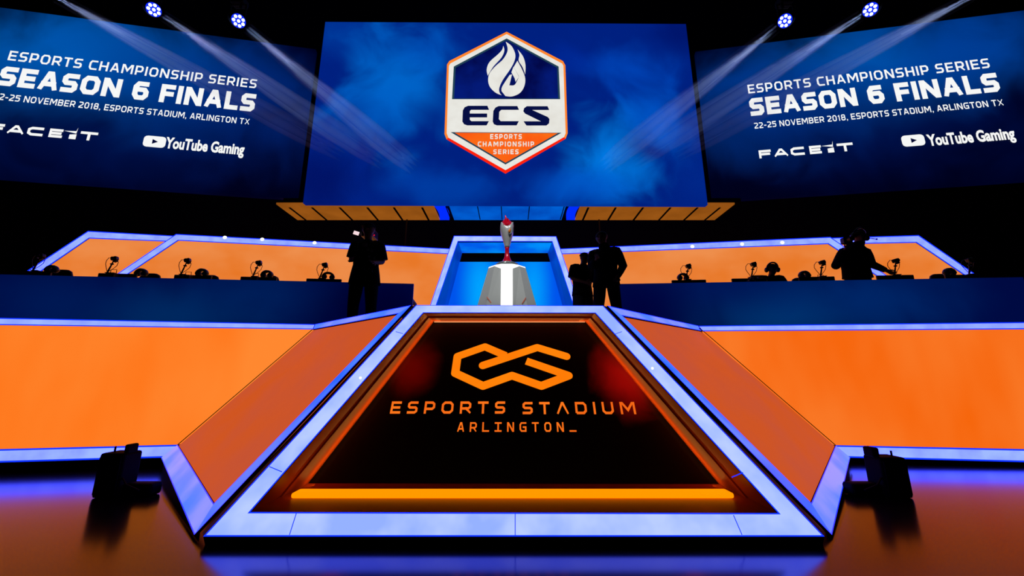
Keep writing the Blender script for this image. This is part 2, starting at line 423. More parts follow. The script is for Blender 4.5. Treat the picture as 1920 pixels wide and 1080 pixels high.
# ------------------------------------------------------------------ the room
RX, RY0, RY1, RZ = 15.0, -5.0, 11.5, 11.5
def room():
    b = MB(); b.box((0, (RY0 + RY1) / 2, -0.05), (2 * RX, RY1 - RY0, 0.1)); struct('floor', b, M['floor'])
    b = MB(); b.box((0, (RY0 + RY1) / 2, RZ + 0.05), (2 * RX, RY1 - RY0, 0.1)); struct('ceiling', b, M['ceiling'])
    b = MB(); b.box((0, RY1 + 0.05, RZ / 2), (2 * RX, 0.1, RZ)); struct('wall_back', b, M['wall'])
    b = MB(); b.box((0, RY0 - 0.05, RZ / 2), (2 * RX, 0.1, RZ)); struct('wall_front', b, M['wall'])
    b = MB(); b.box((-RX - 0.05, (RY0 + RY1) / 2, RZ / 2), (0.1, RY1 - RY0, RZ)); struct('wall_left', b, M['wall'])
    b = MB(); b.box((RX + 0.05, (RY0 + RY1) / 2, RZ / 2), (0.1, RY1 - RY0, RZ)); struct('wall_right', b, M['wall'])
room()

# ------------------------------------------------------------------ stage front
UP = Vector((0, 0, 1))
FRONT = dict(oTL=(780, 572), oTR=(1131, 573), oBR=(1546, 1006), oBL=(381, 1006), iTL=(794, 586.5), iTR=(1116, 587), iBR=(1459, 962), iBL=(469, 960))
f_bot = at_y(381, 1006, 2.065); f_bot2 = at_y(1546, 1006, 2.065); f_top = at_z(780, 572, STAGE)
FP, FN = plane_of(f_bot, f_bot2, Vector((0, f_top.y, f_top.z)))
def fr(k): return on_plane(*FRONT[k], FP, FN)

podium = thing('stage_podium_front', 'sloping centre stage front with thick blue-white light frame around black logo screen', 'stage front', (0, 2.5, 0))
outer = [fr('oTL'), fr('oTR'), fr('oBR'), fr('oBL')]; inner = [fr('iTL'), fr('iTR'), fr('iBR'), fr('iBL')]
b = MB(); b.ribbon(outer, inner, FN, 0.006, True, 0.06); frame_o = obj('light_frame', b, [M['strip_front'], M['rim'], M['toe']], podium, label='thick glowing blue-white light frame')
# joints between the acrylic lengths of the frame
def joint(p, q, w=0.004):
    b = MB()
    p, q = Vector(p), Vector(q); d = (q - p).normalized(); s = d.cross(FN).normalized() * w
    b.slab([p + s, q + s, q - s, p - s], FN, 0.001); obj('acrylic_joint', b, M['rim'], frame_o)
for (p, q) in (((966, 963), (966, 1004)), ((505, 875), (529, 885)), ((1393, 886), (1372, 895)), ((556, 962), (543, 1003)), ((1375, 966), (1391, 1003)), ((742, 622), (756, 626)), ((1166, 622), (1152, 627))):
    joint(on_plane(*p, FP, FN) + FN * 0.002, on_plane(*q, FP, FN) + FN * 0.002, 0.002)
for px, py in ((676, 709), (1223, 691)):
    b = MB(); b.ball(on_plane(px, py, FP, FN) + FN * 0.003, 0.008); obj('lamp', b, M['lamp_white'], podium, label='small white lamp')  # painted glint: a glowing dot in place of a reflection on the frame
# recess behind the frame
sTL = inner[0] + Vector((0, 0.37, 0)); sTR = inner[1] + Vector((0, 0.37, 0)); sBR = inner[2] + Vector((0, 0.54, 0)); sBL = inner[3] + Vector((0, 0.54, 0))
b = MB()
back = [sTL, sTR, sBR, sBL]
for i in range(4):
    j = (i + 1) % 4; a0, a1, b0, b1 = inner[i], inner[j], back[i], back[j]
    if i == 2: continue
    c0, c1 = a0.lerp(b0, .46), a1.lerp(b1, .46); ins = (Vector((0, 0, 0.5)) - (c0 + c1) / 2); ins = (FN * 0) + Vector((-math.copysign(1, (c0.x + c1.x) / 2) if i != 0 else 0, 0, -1 if i == 0 else 0)) * 0.012
    b.face([a0, a1, c1, c0]); b.face([c0, c1, c1 + ins, c0 + ins]); b.face([c0 + ins, c1 + ins, b1 + ins, b0 + ins])
obj('recess_lining', b, M['brown'], podium, label='rust brown recess lining with a groove')
b = MB(); b.face([inner[2], inner[3], sBL, sBR]); obj('recess_floor', b, M['brown'], podium, label='rust brown recess floor')
SPt, SN = plane_of(sTL, sTR, (sBL + sBR) / 2)
def sc_(px, py): return on_plane(px, py, SPt, SN)
scr = [sTL, sTR, sBR, sBL]
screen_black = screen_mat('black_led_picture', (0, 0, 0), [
    (tuple(sc_(775, 690)), (0.24, 0.4, 0.28), (96, 2, 0), 0.8), (tuple(sc_(1172, 705)), (0.30, 0.4, 0.36), (150, 6, 4), 0.9)], 0.5, 5.0)  # two red reflections painted into the screen's emission
for n_ in screen_black.node_tree.nodes:
    if n_.type == 'VECT_MATH' and n_.operation == 'SUBTRACT':
        v = n_.inputs[1].default_value; v[1] -= 2.5          # object space of the podium
b = MB(); b.slab(scr, SN, 0.03); ls = obj('logo_screen', b, screen_black, podium, label='black screen with orange logo lettering')
U = Vector((1, 0, 0)); V = SN.cross(U).normalized()
if V.z < 0: V = -V
def s2(px, py, o): d = sc_(px, py) - o; return Vector((d.dot(U), d.dot(V)))
o0 = sc_(960, 700)
th = 0.060
P1 = [(640 + x / 3, 560 + y / 3) for x, y in ((796, 377), (1102, 276), (1266, 326))]
P2 = [(640 + x / 3, 560 + y / 3) for x, y in ((925, 322), (808, 272), (654, 326), (641, 420), (797, 492), (960, 434), (1125, 492), (1278, 434), (1040, 352))]
Q = []
for path in (P1, P2):
    pts = [tuple(s2(x, y, o0)) for x, y in path]
    for i in range(len(pts) - 1): Q += stroke(pts[i:i + 2], th)
def disc2(c, r, k=16): return [Vector((c.x + r * math.cos(2 * math.pi * i / k), c.y + r * math.sin(2 * math.pi * i / k))) for i in range(k)]
for e in P1 + P2[1:-1]: Q.append(disc2(s2(*e, o0), th / 2))
obj('logo_mark', put(Q, o0, U, V, SN), M['logo_orange'], ls, label='orange looped hexagon mark')
def on_screen_line(text, l, r, hpx, name, m, **kw):
    L, R = sc_(*l), sc_(*r); R = L + U * (R - L).dot(U)
    hh = (sc_(l[0], l[1] - hpx) - L).dot(V)
    return line_between(text, L, R, hh, kw.pop('t', .2), None, U, V, SN, ls, m, name, **kw)
on_screen_line('ESPORTS', (731, 776), (947, 776), 23, 'name_letter', M['logo_orange2'], t=.2, wide=1.12, gap=.62, letters=True)
on_screen_line('ST^DIUM', (980, 777), (1193, 777), 23, 'name_letter', M['logo_orange2'], t=.2, wide=1.12, gap=.62, letters=True)
on_screen_line('ARLINGTON_', (857, 810), (1081, 810), 18, 'city_letter', M['logo_orange2'], t=.17, mono=.78, gap=.62, letters=True)
# amber tube on the recess floor and a thin line of light along the top
b = MB()
l0, l1 = Vector((sBL.x + 0.015, 0, 0)), Vector((sBR.x - 0.015, 0, 0))
zf = sBL.z
b.box((.003, sBL.y - 0.275, zf + 0.014), (2.39, 0.095, 0.028), bev=.010)
obj('amber_light_tube', b, M['amber'], podium, label='glowing amber light tube')
b = MB(); b.box(((sTL.x + sTR.x) / 2, sTL.y - 0.016, sTL.z - 0.016), (sTR.x - sTL.x - 0.02, 0.008, 0.006)); obj('top_light_line', b, M['salmon'], podium, label='thin pale amber line of light')
def cove(p, q, facing, w, energy):
    """LED line lying along p-q that shines towards 'facing'"""
    p, q = Vector(p), Vector(q); l = bpy.data.lights.new('cove_led', 'AREA'); l.shape = 'RECTANGLE'; l.size = (q - p).length; l.size_y = w; l.energy = energy; l.color = (1.0, .36, .06)
    o = bpy.data.objects.new('cove_led', l); COL.objects.link(o); z = -Vector(facing).normalized(); x = (q - p).normalized(); y = z.cross(x).normalized(); z = x.cross(y)
    o.matrix_world = Matrix(((x.x, y.x, z.x, (p.x + q.x) / 2), (x.y, y.y, z.y, (p.y + q.y) / 2), (x.z, y.z, z.z, (p.z + q.z) / 2), (0, 0, 0, 1)))
for s_, (a, c) in ((-1, (sTL, sBL)), (1, (sTR, sBR))):
    sh = Vector((-s_ * .07, -.05, 0)); cove(a + sh, c + sh, (s_, -.25, .1), .03, .75)
cove(sTL + Vector((.03, -.05, -.06)), sTR + Vector((-.03, -.05, -.06)), (0, -.2, 1), .03, .5)
# black returns of the podium
b = MB()
bl, br = outer[3], outer[2]; tl, tr = outer[0], outer[1]
b.face([bl, br, Vector((br.x, br.y + 0.02, 0.0)), Vector((bl.x, bl.y + 0.02, 0.0))])
obj('toe_kick', b, M['toe'], podium)
b = MB()
for s_, (t_, q_) in ((-1, (tl, bl)), (1, (tr, br))):
    e = Vector((s_ * 0.04, 0.05, 0)); dd = Vector((0, 0.2, 0))
    b = MB(); b.face([t_, q_, q_ + e, t_ + e]); b.face([t_ + e, q_ + e, Vector((q_.x + e.x, q_.y + .3, q_.z)), t_ + e + dd])
    obj('edge_return', b, M['maroon'], podium, label='dark maroon edge beside the light frame')

# angled facets either side and the straight side walls
SIDE = {}
def side(sg, name_, pts, om, deep):
    """pts: photo pixels. A..D outer, a..d inner corners of the angled facet, E/F/e/f ends of the straight wall"""
    A = at_z(*pts['A'], STAGE); B = at_z(*pts['B'], STAGE); E = at_z(*pts['E'], STAGE)
    WP, WN = vplane(A, E)
    D = on_plane(*pts['D'], WP, WN); C = at_y(*pts['C'], 2.11)
    KP, KN = fit_plane([A, B, C, D])
    k = lambda q: on_plane(*pts[q], KP, KN); w = lambda q: on_plane(*pts[q], WP, WN)
    side_txt = 'left' if sg < 0 else 'right'
    other = 'text screen cut off by the photo edge' if sg < 0 else 'complete text screen'
    t = thing('angled_stage_panel', 'rust-red angled stage panel on the %s flank of the sloping logo front' % side_txt, 'stage panel', ((A.x + C.x) / 2, (A.y + C.y) / 2, 0))
    b = MB(); quad = [k('a'), k('b'), k('c'), k('d')]
    b.slab([p - KN * 0.012 for p in quad], KN, 0.04); obj('fabric_panel', b, M['facet'], t)
    near = lambda q: (lambda p: p + (CAMV - p).normalized() * .012)(min(k(q), w(q), key=lambda p: (p - CAMV).length))
    b = MB(); b.tube([near('a'), near('d')], .0035, 0, 6); obj('seam', b, M['toe'], t, label='thin dark corner seam')
    b = MB(); b.ribbon([k('A'), k('B')], [k('a'), k('b')], KN, 0.014, rim=.1); obj('light_strip', b, [M['strip_facet'], M['rim'], M['toe']], t, label='blue light strip along the top')
    b = MB(); b.ribbon([k('B'), k('C')], [k('b'), k('c')], KN, 0.014, rim=.06); obj('light_strip', b, [M['strip_deep'], M['rim'], M['toe']], t, label='deep blue light strip along the sloping edge')
    b = MB(); b.ribbon([k('C'), k('D')], [k('c'), k('d')], KN, 0.014, rim=.04); obj('light_strip', b, [M['strip_facet'], M['rim'], M['toe']], t, label='broad violet-blue light strip at the foot')
    b = MB(); c3, d3 = k('C'), k('D'); i_ = -Vector((KN.x, KN.y, 0)) * 0.03
    b.face([c3 + i_, d3 + i_, Vector((d3.x, d3.y, 0)) + i_, Vector((c3.x, c3.y, 0)) + i_]); obj('toe_kick', b, M['toe'], t)
    # straight wall
    ed = (E - A).normalized()
    E2 = w('E') + ed * 4.5; e2 = w('e') + ed * 4.5; F2 = w('F') + ed * 4.5; f2 = w('f') + ed * 4.5
    t2 = thing('stage_side_wall', 'wide bright orange lit stage wall edged in blue at far %s' % side_txt, 'stage wall', (A.x + sg * 2, A.y - .3, 0))
    b = MB(); b.slab([p - WN * 0.012 for p in (w('a'), e2, f2, w('d'))], WN, 0.04); obj('fabric_panel', b, om, t2)
    b = MB(); b.ribbon([E2, w('A')], [e2, w('a')], WN, 0.02, rim=.14); obj('light_strip', b, [M['strip'], M['rim'], M['toe']], t2, label='blue light strip along the top')
    b = MB(); b.ribbon([f2, w('d')], [F2, w('D')], WN, 0.02, rim=.12); obj('light_strip', b, [M['strip'], M['rim'], M['toe']], t2, label='blue light strip along the foot')
    b = MB(); F3, D3 = F2, w('D'); i_ = -WN * 0.03
    b.face([F3 + i_, D3 + i_, Vector((D3.x, D3.y, 0)) + i_, Vector((F3.x, F3.y, 0)) + i_]); obj('toe_kick', b, M['toe'], t2)
    SIDE[sg] = dict(A=A, B=B, E=E2, WP=WP, WN=WN, C=k('C'), D=k('D'))
side(-1, 'left', dict(A=(590, 608), B=(771, 572), C=(364, 1003), D=(302, 858), a=(586, 617.5), b=(746, 588), c=(401, 944), d=(333, 834), E=(0, 596), e=(0, 614), F=(0, 870), f=(0, 844)), M['orange_left'], 1)
side(1, 'right', dict(A=(1310, 611), B=(1139, 573), C=(1560, 1003), D=(1594, 858), a=(1319, 621), b=(1167, 592), c=(1521, 943), d=(1567, 835), E=(1920, 604), e=(1920, 621), F=(1920, 876), f=(1920, 849)), M['orange_right'], 1)

# deck of the stage
L_, R_ = SIDE[-1], SIDE[1]
ins = Vector((0, 0.06, 0))
b = MB()
out = [L_['E'], L_['A'], L_['B'], f_top, Vector((R_['B'].x, f_top.y, STAGE)), R_['B'], R_['A'], R_['E'], Vector((R_['E'].x, 10.6, STAGE)), Vector((L_['E'].x, 10.6, STAGE))]
poly = [Vector((p.x, p.y + (0.09 if i < 8 else 0), STAGE - 0.012)) for i, p in enumerate(out)]
b.slab(poly, UP, 0.05)
deck = tag(obj('stage_deck', b, M['deck']), 'black stage floor raised behind the blue-edged orange stage fronts', 'stage')
deck['kind'] = 'structure'

# ------------------------------------------------------------------ LED screens
def screen_quad(name, label, corners, n, m, parent=None):
    b = MB(); b.slab(corners, n, 0.12); o = obj(name, b, m); tag(o, label, 'screen'); return o
YS = 8.2
mTL, mTR, mBR, mBL = at_y(610, 41, YS), at_y(1286, 45, YS), at_y(1327, 384, YS), at_y(568, 381, YS)
NY = Vector((0, -1, 0))
def blob(px, py, Y, rx, rz, c, a): p = at_y(px, py, Y); return (tuple(p), (rx, 3.0, rz), c, a)
mm = screen_mat('main_screen_picture', (0, 32, 128), [
    blob(640, 60, YS, 1.6, 1.3, (0, 52, 150), .9), blob(740, 150, YS, 1.7, 2.4, (0, 104, 206), .9), blob(690, 230, YS, 1.5, 1.3, (0, 92, 196), .7), blob(800, 90, YS, 1.6, 1.0, (0, 84, 190), .6),
    blob(620, 330, YS, 1.5, 1.3, (0, 14, 96), .8), blob(840, 350, YS, 2.2, .8, (0, 66, 172), .7), blob(1150, 290, YS, 1.7, 1.5, (0, 122, 226), 1.0), blob(1240, 240, YS, 1.3, 1.5, (0, 84, 200), .8),
    blob(1180, 130, YS, 1.7, 1.0, (0, 70, 186), .8), blob(1280, 60, YS, 1.3, 1.0, (0, 18, 104), .8), blob(1070, 110, YS, 1.0, .9, (0, 40, 150), .7), blob(1080, 350, YS, 2.0, .8, (0, 84, 200), .7), blob(1310, 340, YS, .9, 1.0, (0, 40, 140), .7)], 1.7, 0.75)
main = screen_quad('main_led_screen', 'huge central blue LED screen showing the hexagonal flame badge', [mTL, mTR, mBR, mBL], NY, mm)

def bp(x, y, lift): return at_y(820 + x / 3.6, 40 + y / 3.6, YS - lift)
badge = MB()
def badge_poly(name, pts, m, lift, label=None, parent=None):
    b = MB(); b.slab([bp(x, y, lift) for x, y in pts], NY, 0.003); return obj(name, b, m, parent or main, label=label)
hexo = [(468, 70), (848, 268), (864, 296), (880, 755), (866, 792), (460, 1028), (62, 796), (48, 760), (65, 292), (80, 268)]
bo = badge_poly('badge_border', hexo, M['badge_orange'], .006, 'orange hexagonal badge border')
badge_poly('badge_lower_border', [(866, 792), (460, 1028), (62, 796), (75, 785), (460, 1004), (855, 781)], M['badge_red'], .010, 'red lower border', bo)
badge_poly('badge_field', [(468, 86), (843, 285), (851, 300), (866, 755), (855, 781), (460, 1004), (75, 785), (63, 755), (78, 300), (88, 284)], M['white_led2'], .012, 'white badge field', bo)
badge_poly('badge_window_edge', [(468, 115), (819, 305), (829, 525), (99, 525), (111, 305)], M['badge_teal'], .016, 'dark teal outline', bo)
badge_poly('badge_window', [(468, 127), (808, 313), (816, 520), (113, 520), (124, 313)], M['badge_navy'], .020, 'navy badge field', bo)
badge_poly('badge_pennant_edge', [(90, 748), (838, 752), (460, 966)], M['badge_teal'], .016, 'dark teal outline', bo)
badge_poly('badge_pennant', [(118, 752), (812, 755), (460, 954)], M['badge_vermilion'], .020, 'orange-red pennant', bo)
def smooth(pts, k=4):
    n = len(pts); o = []
    for i in range(n):
        p0, p1, p2, p3 = [Vector(pts[(i + j) % n]) for j in (-1, 0, 1, 2)]
        for j in range(k):
            t = j / k; o.append(0.5 * ((2 * p1) + (p2 - p0) * t + (2 * p0 - 5 * p1 + 4 * p2 - p3) * t * t + (3 * p1 - p0 - 3 * p2 + p3) * t ** 3))
    return [(p.x, p.y) for p in o]
def flame(pts, sharp):
    """outline with soft curves except at the listed sharp corner indices"""
    n = len(pts); o = []
    for i in range(n):
        p1, p2 = Vector(pts[i]), Vector(pts[(i + 1) % n])
        p0 = p1 + (p1 - p2) * .3 if i in sharp else Vector(pts[i - 1])
        p3 = p2 + (p2 - p1) * .3 if (i + 1) % n in sharp else Vector(pts[(i + 2) % n])
        for j in range(4):
            t = j / 4; q = 0.5 * ((2 * p1) + (p2 - p0) * t + (2 * p0 - 5 * p1 + 4 * p2 - p3) * t * t + (3 * p1 - p0 - 3 * p2 + p3) * t ** 3); o.append((q.x, q.y))
    return o
fl = [
 ([(445, 165), (452, 198), (432, 245), (378, 305), (340, 366), (333, 325), (352, 275), (410, 222), (437, 192)], {0, 4}),
 ([(462, 137), (502, 168), (526, 222), (520, 268), (492, 322), (440, 398), (418, 450), (420, 480), (433, 498), (392, 480), (355, 442), (343, 398), (352, 352), (390, 305), (442, 258), (470, 212), (474, 178)], {0, 8}),
 ([(542, 190), (578, 236), (595, 295), (593, 358), (575, 308), (549, 265), (554, 226)], {0, 3}),
 ([(540, 266), (572, 325), (593, 385), (586, 440), (556, 484), (505, 506), (460, 504), (433, 470), (438, 440), (488, 362), (504, 358), (486, 432), (520, 430), (540, 398), (552, 372), (516, 308)], {0, 6, 7, 9, 10, 11, 14, 15}),
 ([(514, 306), (551, 374), (528, 408), (522, 384), (500, 344)], {0, 1, 2, 3, 4})]
for p, s_ in fl: badge_poly('flame_lick', flame(p, s_), M['white_led2'], .026, 'white flame stroke', bo)
for p in ([(208, 570), (338, 570), (349, 597), (228, 597), (219, 606), (219, 622), (336, 622), (336, 648), (219, 648), (219, 664), (230, 674), (348, 674), (332, 702), (202, 702), (180, 694), (169, 676), (172, 602), (184, 580)],
          [(414, 572), (540, 572), (551, 597), (432, 597), (418, 610), (415, 660), (428, 674), (550, 674), (535, 702), (402, 702), (382, 694), (374, 676), (378, 605), (392, 582)],
          [(604, 573), (744, 573), (755, 598), (640, 598), (746, 646), (757, 660), (754, 688), (736, 703), (602, 703), (582, 675), (700, 675), (592, 622), (580, 606), (586, 586)]):
    badge_poly('badge_letter', p, M['badge_ink'], .022, 'navy badge letter', bo)
for txt, x0, x1, y0, y1 in (('ESPORTS', 357, 570, 762, 795), ('CHAMPIONSHIP', 273, 653, 812, 845), ('SERIES', 378, 548, 865, 897)):
    l, r = bp(x0, y1, .026), bp(x1, y1, .026); h = (bp(x0, y0, .026) - l).z
    line_between(txt, l, r, h, .2, None, U, UP, NY, bo, M['white_led2'], 'badge_word', wide=.8, gap=.3)

def side_screen(sg):
    HT = CAM_H + 8.04
    if sg < 0: pin, pout, pb = (592, 92.5), (0, 14), (567, 374)
    else: pin, pout, pb = (1304, 97), (1917, 20), (1328, 378)
    a = at_z(*pin, HT); c = at_z(*pout, HT); d = (c - a).normalized()
    P, n = vplane(a, c); zb = on_plane(*pb, P, n).z; end = c + d * 1.3
    def q(px, py): return on_plane(px, py, P, n)
    u = -d if sg < 0 else d
    def rad(px, py, r, rz, col, am): return (tuple(q(px, py)), (r, r, rz), col, am)
    if sg < 0: bl = [rad(140, 110, 3.6, 2.2, (0, 88, 178), 1.0), rad(330, 150, 3.4, 2.0, (0, 64, 150), .9), rad(480, 190, 2.6, 2.4, (0, 34, 112), .8), rad(180, 250, 4.6, 1.8, (0, 22, 86), .6)]
    else: bl = [rad(1640, 120, 3.6, 2.0, (0, 80, 168), 1.0), rad(1440, 190, 3.0, 2.2, (0, 54, 140), .9), rad(1800, 90, 2.6, 1.8, (0, 60, 150), .8), rad(1650, 240, 4.6, 1.8, (0, 22, 86), .6)]
    m = screen_mat('text_screen_picture', (0, 1, 26), bl, 0.8, 0.7)
    s = screen_quad('side_led_screen', ('blue LED screen with white event text cut off by the left edge' if sg < 0 else 'blue LED screen with complete white event text, right of the badge screen'),
                    [a, end, Vector((end.x, end.y, zb)), Vector((a.x, a.y, zb))], n, m)
    T = lambda txt, l, r, h, t, nm, **kw: line_between(txt, l, r, h, t, None, u, UP, n, s, M['white_led'], nm, lift=.006, **kw)
    if sg > 0:
        def seg(l, r, hpx):
            L = q(*l); R = q(*r); h = q(l[0], l[1] - hpx).z - L.z; zz = (L.z + R.z) / 2
            return Vector((L.x, L.y, zz)), Vector((R.x, R.y, zz)), h
        rows = [seg((1403, 174.5), (1857, 128.5), 16.5), seg((1408, 217.5), (1877, 172), 33), seg((1415, 241.5), (1882, 198), 11), seg((1424, 297), (1601, 283), 18), seg((1693, 276), (1736, 272), 21), seg((1741, 275), (1904, 258), 22)]
        SIDE['rows'] = [(((L - a).dot(d)), ((R - a).dot(d)), L.z, h) for L, R, h in rows]
    # both screens show the same layout, mirrored about the stage only in their tilt
    rows = SIDE['rows']
    if sg < 0:
        anchors = [((480, 166), 1), ((476, 210), 1), ((467, 234), 1), ((181, 265), 1), ((309, 278), 1), ((457, 290), 1)]
        rr = []
        for (l, r, z, h), (px, _) in zip(rows, anchors):
            R = q(*px); rr.append((R - u * (r - l), R, R.z, h))
        rows3 = [(Vector((L.x, L.y, z)), Vector((R.x, R.y, z)), h) for L, R, z, h in rr]
    else:
        rows3 = [(Vector((a + d * l).to_tuple()[:2] + (z,)), Vector((a + d * r).to_tuple()[:2] + (z,)), h) for l, r, z, h in rows]
    (L, R, h) = rows3[0]; T('ESPORTS CHAMPIONSHIP SERIES', L, R, h, .17, 'event_word', wide=.8, gap=.2, space=.42)
    (L, R, h) = rows3[1]; T('SEASON 6 FINALS', L, R, h, .25, 'season_word', wide=.88, gap=.13, space=.42)
    (L, R, h) = rows3[2]; T('22-25 NOVEMBER 2018, ESPORTS STADIUM, ARLINGTON TX', L, R, h, .17, 'date_word', wide=.84, gap=.2, space=.4)
    # platform word mark with its notched I
    (L, R, h) = rows3[3]; k = (R - L).dot(u)
    Q = []
    for ch, x0, x1 in (('F', 0, .132), ('A', .165, .315), ('C', .345, .49), ('E', .545, .67), ('T', .835, 1.0)):
        g, w = lettering(ch, h * .84, .29, wide=2.0, gap=0)
        Q += [[Vector((x0 * k + p.x * (x1 - x0) * k / w, p.y)) for p in qd] for qd in g]
    f = lambda *pp: [Vector((x * k, y * h)) for x, y in pp]
    Q += [f((.735, 0), (.80, 0), (.80, .50), (.735, .42)), f((.675, .74), (.79, .80), (.80, 1.15), (.795, .56))]
    obj('wordmark', put(Q, L, u, UP, n, .006), M['white_led'], s)
    (L, R, h) = rows3[4]; k = (R - L).dot(u); r = h * .28
    rr = []
    for cx, cy, a0 in ((k - r, h - r, 0), (r, h - r, 90), (r, r, 180), (k - r, r, 270)):
        rr += [Vector((cx + r * math.cos(math.radians(a0 + t)), cy + r * math.sin(math.radians(a0 + t)))) for t in (0, 30, 60, 90)]
    ic = obj('play_badge', put([rr], L, u, UP, n, .006), M['white_led'], s, label='white rounded play badge')
    obj('play_triangle', put([[Vector((k * .40, h * .28)), Vector((k * .66, h * .5)), Vector((k * .40, h * .72))]], L, u, UP, n, .010), M['dark_hole'], ic, label='dark play triangle')
    (L, R, h) = rows3[5]; g, w = font_quads('YouTube Gaming', .036); k = (R - L).dot(u)
    g = [[Vector((p.x * k / w, p.y * h * 1.32)) for p in ff] for ff in g]
    obj('channel_lettering', put(g, L, u, UP, n, .006), M['white_led'], s)
side_screen(1); side_screen(-1)

# ------------------------------------------------------------------ canopy under the main screen
Y0, Y1 = 8.34, 9.26
zc = at_y(950, 383, Y0).z
canopy = thing('screen_canopy', 'brown-orange lit canopy underside with dark seams and blue centre below main screen', 'canopy', (0, 8.6, zc))
xl0, xr0 = at_y(518, 381, Y0).x, at_y(1378, 385, Y0).x
def soffit(name, x0, x1, m, dz=0.0, y0=Y0, y1=Y1, label=None):
    b = MB(); b.box(((x0 + x1) / 2, (y0 + y1) / 2, zc + 0.02 - dz), (x1 - x0, y1 - y0, 0.04)); return obj(name, b, m, canopy, label=label)
cl, cr = at_y(831, 383, Y0).x, at_y(1072, 383, Y0).x
al, ar = at_y(811, 383, Y0).x, at_y(1090, 383, Y0).x
soffit('soffit_panel', xl0, al, M['soffit_orange'], label='brown-orange lit soffit'); soffit('soffit_panel', ar, xr0, M['soffit_orange'], label='brown-orange lit soffit')
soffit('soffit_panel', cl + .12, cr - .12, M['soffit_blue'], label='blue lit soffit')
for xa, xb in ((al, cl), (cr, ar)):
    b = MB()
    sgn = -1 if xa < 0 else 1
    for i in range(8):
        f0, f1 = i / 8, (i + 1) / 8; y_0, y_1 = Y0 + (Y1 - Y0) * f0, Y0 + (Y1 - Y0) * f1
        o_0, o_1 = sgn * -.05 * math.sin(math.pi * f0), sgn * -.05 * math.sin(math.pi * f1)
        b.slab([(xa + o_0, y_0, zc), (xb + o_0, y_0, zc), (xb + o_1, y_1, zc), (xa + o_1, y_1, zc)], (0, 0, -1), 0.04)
    obj('curved_light_band', b, M['arc_blue'], canopy, label='royal blue curved light band')  # band emits an even blue along its length
b = MB(); b.box((0, (Y0 + Y1) / 2, zc + 0.1), (xr0 - xl0, Y1 - Y0, 0.1)); obj('canopy_board', b, M['black'], canopy)
for px in (574, 613, 661, 709, 755, 804, 846, 900.6, 941.5, 990, 1050, 1092.5, 1140, 1187.5, 1235, 1282, 1321):
    x = at_y(px, 411, Y1).x
    b = MB(); b.box((x, (Y0 + Y1) / 2 + (.09 if abs(x) > 1.6 else .03), zc - 0.004), (0.045 if abs(x) > 1.6 else .02, (Y1 - Y0) - .16, 0.012)); obj('seam', b, M['black'], canopy)
# two thin dark rods hang below the canopy
for px, lb in ((762, 'thin dark rod hanging from the canopy, left of the trophy alcove'), (1124, 'thin dark rod hanging from the canopy, above the two people')):
    x = at_y(px, 430, 9.24).x
    b = MB(); b.tube([(x, 9.24, zc), (x, 9.24, STAGE - .012)], 0.022, 0, 8); tag(obj('support_rod', b, M['metal_dark']), lb, 'rod')

# ------------------------------------------------------------------ trophy alcove
YA, YB = 7.3, 8.03
alc = thing('trophy_alcove', 'blue lit trapezoid alcove framed by pale blue light strips behind the trophy', 'alcove', (0, YA, STAGE))
AO = [at_y(851, 442, YA), at_y(1043, 443, YA), at_y(1086, 571, YA), at_y(807, 571, YA)]
AI = [at_y(859, 452.8, YA), at_y(1035, 453, YA), at_y(1074.5, 571, YA), at_y(818.5, 571, YA)]
def down(p, q):       # carry a leg on down to the stage floor, behind the stage edge
    t = (STAGE - p.z) / (q.z - p.z); return p.lerp(q, t)
AO = [AO[0], AO[1], down(AO[1], AO[2]), down(AO[0], AO[3])]; AI = [AI[0], AI[1], down(AI[1], AI[2]), down(AI[0], AI[3])]
b = MB(); b.ribbon([AO[3], AO[0], AO[1], AO[2]], [AI[3], AI[0], AI[1], AI[2]], NY, 0.06, rim=.1); obj('light_frame', b, [M['strip_front'], M['rim'], M['toe']], alc, label='pale blue light strip frame')
BT = [at_y(866.5, 474.5, YB), at_y(1027, 474.5, YB)]; BBk = [down(at_y(866.5, 474.5, YB), at_y(841, 570, YB)), down(at_y(1027, 474.5, YB), at_y(1054, 571, YB))]
b = MB(); b.face([AI[0], AI[1], BT[1], BT[0]]); obj('alcove_soffit', b, M['alcove_top'], alc)
for i, (a0, a1, b0, b1) in enumerate(((AI[0], AI[3], BT[0], BBk[0]), (AI[1], AI[2], BT[1], BBk[1]))):
    b = MB(); b.face([a0, a1, b1, b0]); obj('alcove_side', b, M['alcove_side'], alc)
zt = at_y(950, 491, YB).z
tl_ = BT[0].lerp(BBk[0], (BT[0].z - zt) / (BT[0].z - STAGE)); tr_ = BT[1].lerp(BBk[1], (BT[1].z - zt) / (BT[1].z - STAGE))
b = MB(); b.slab([tl_, tr_, BBk[1], BBk[0]], NY, 0.03); am = screen_mat('lit_azure_back_wall', (0, 84, 236), [(tuple(at_y(900, 545, YB) - alc.location), (.55, 2, 1.6), (0, 168, 255), .9), (tuple(at_y(1000, 545, YB) - alc.location), (.5, 2, 1.6), (0, 162, 255), .9)], .2, 1.0)
obj('alcove_back', b, am, alc, label='azure lit lower back wall')
b = MB(); b.slab([BT[0] + Vector((0, .3, 0)), BT[1] + Vector((0, .3, 0)), tr_ + Vector((0, .3, -.1)), tl_ + Vector((0, .3, -.1))], NY, 0.03); obj('dark_slot', b, M['black'], alc, label='black slot above the back wall')

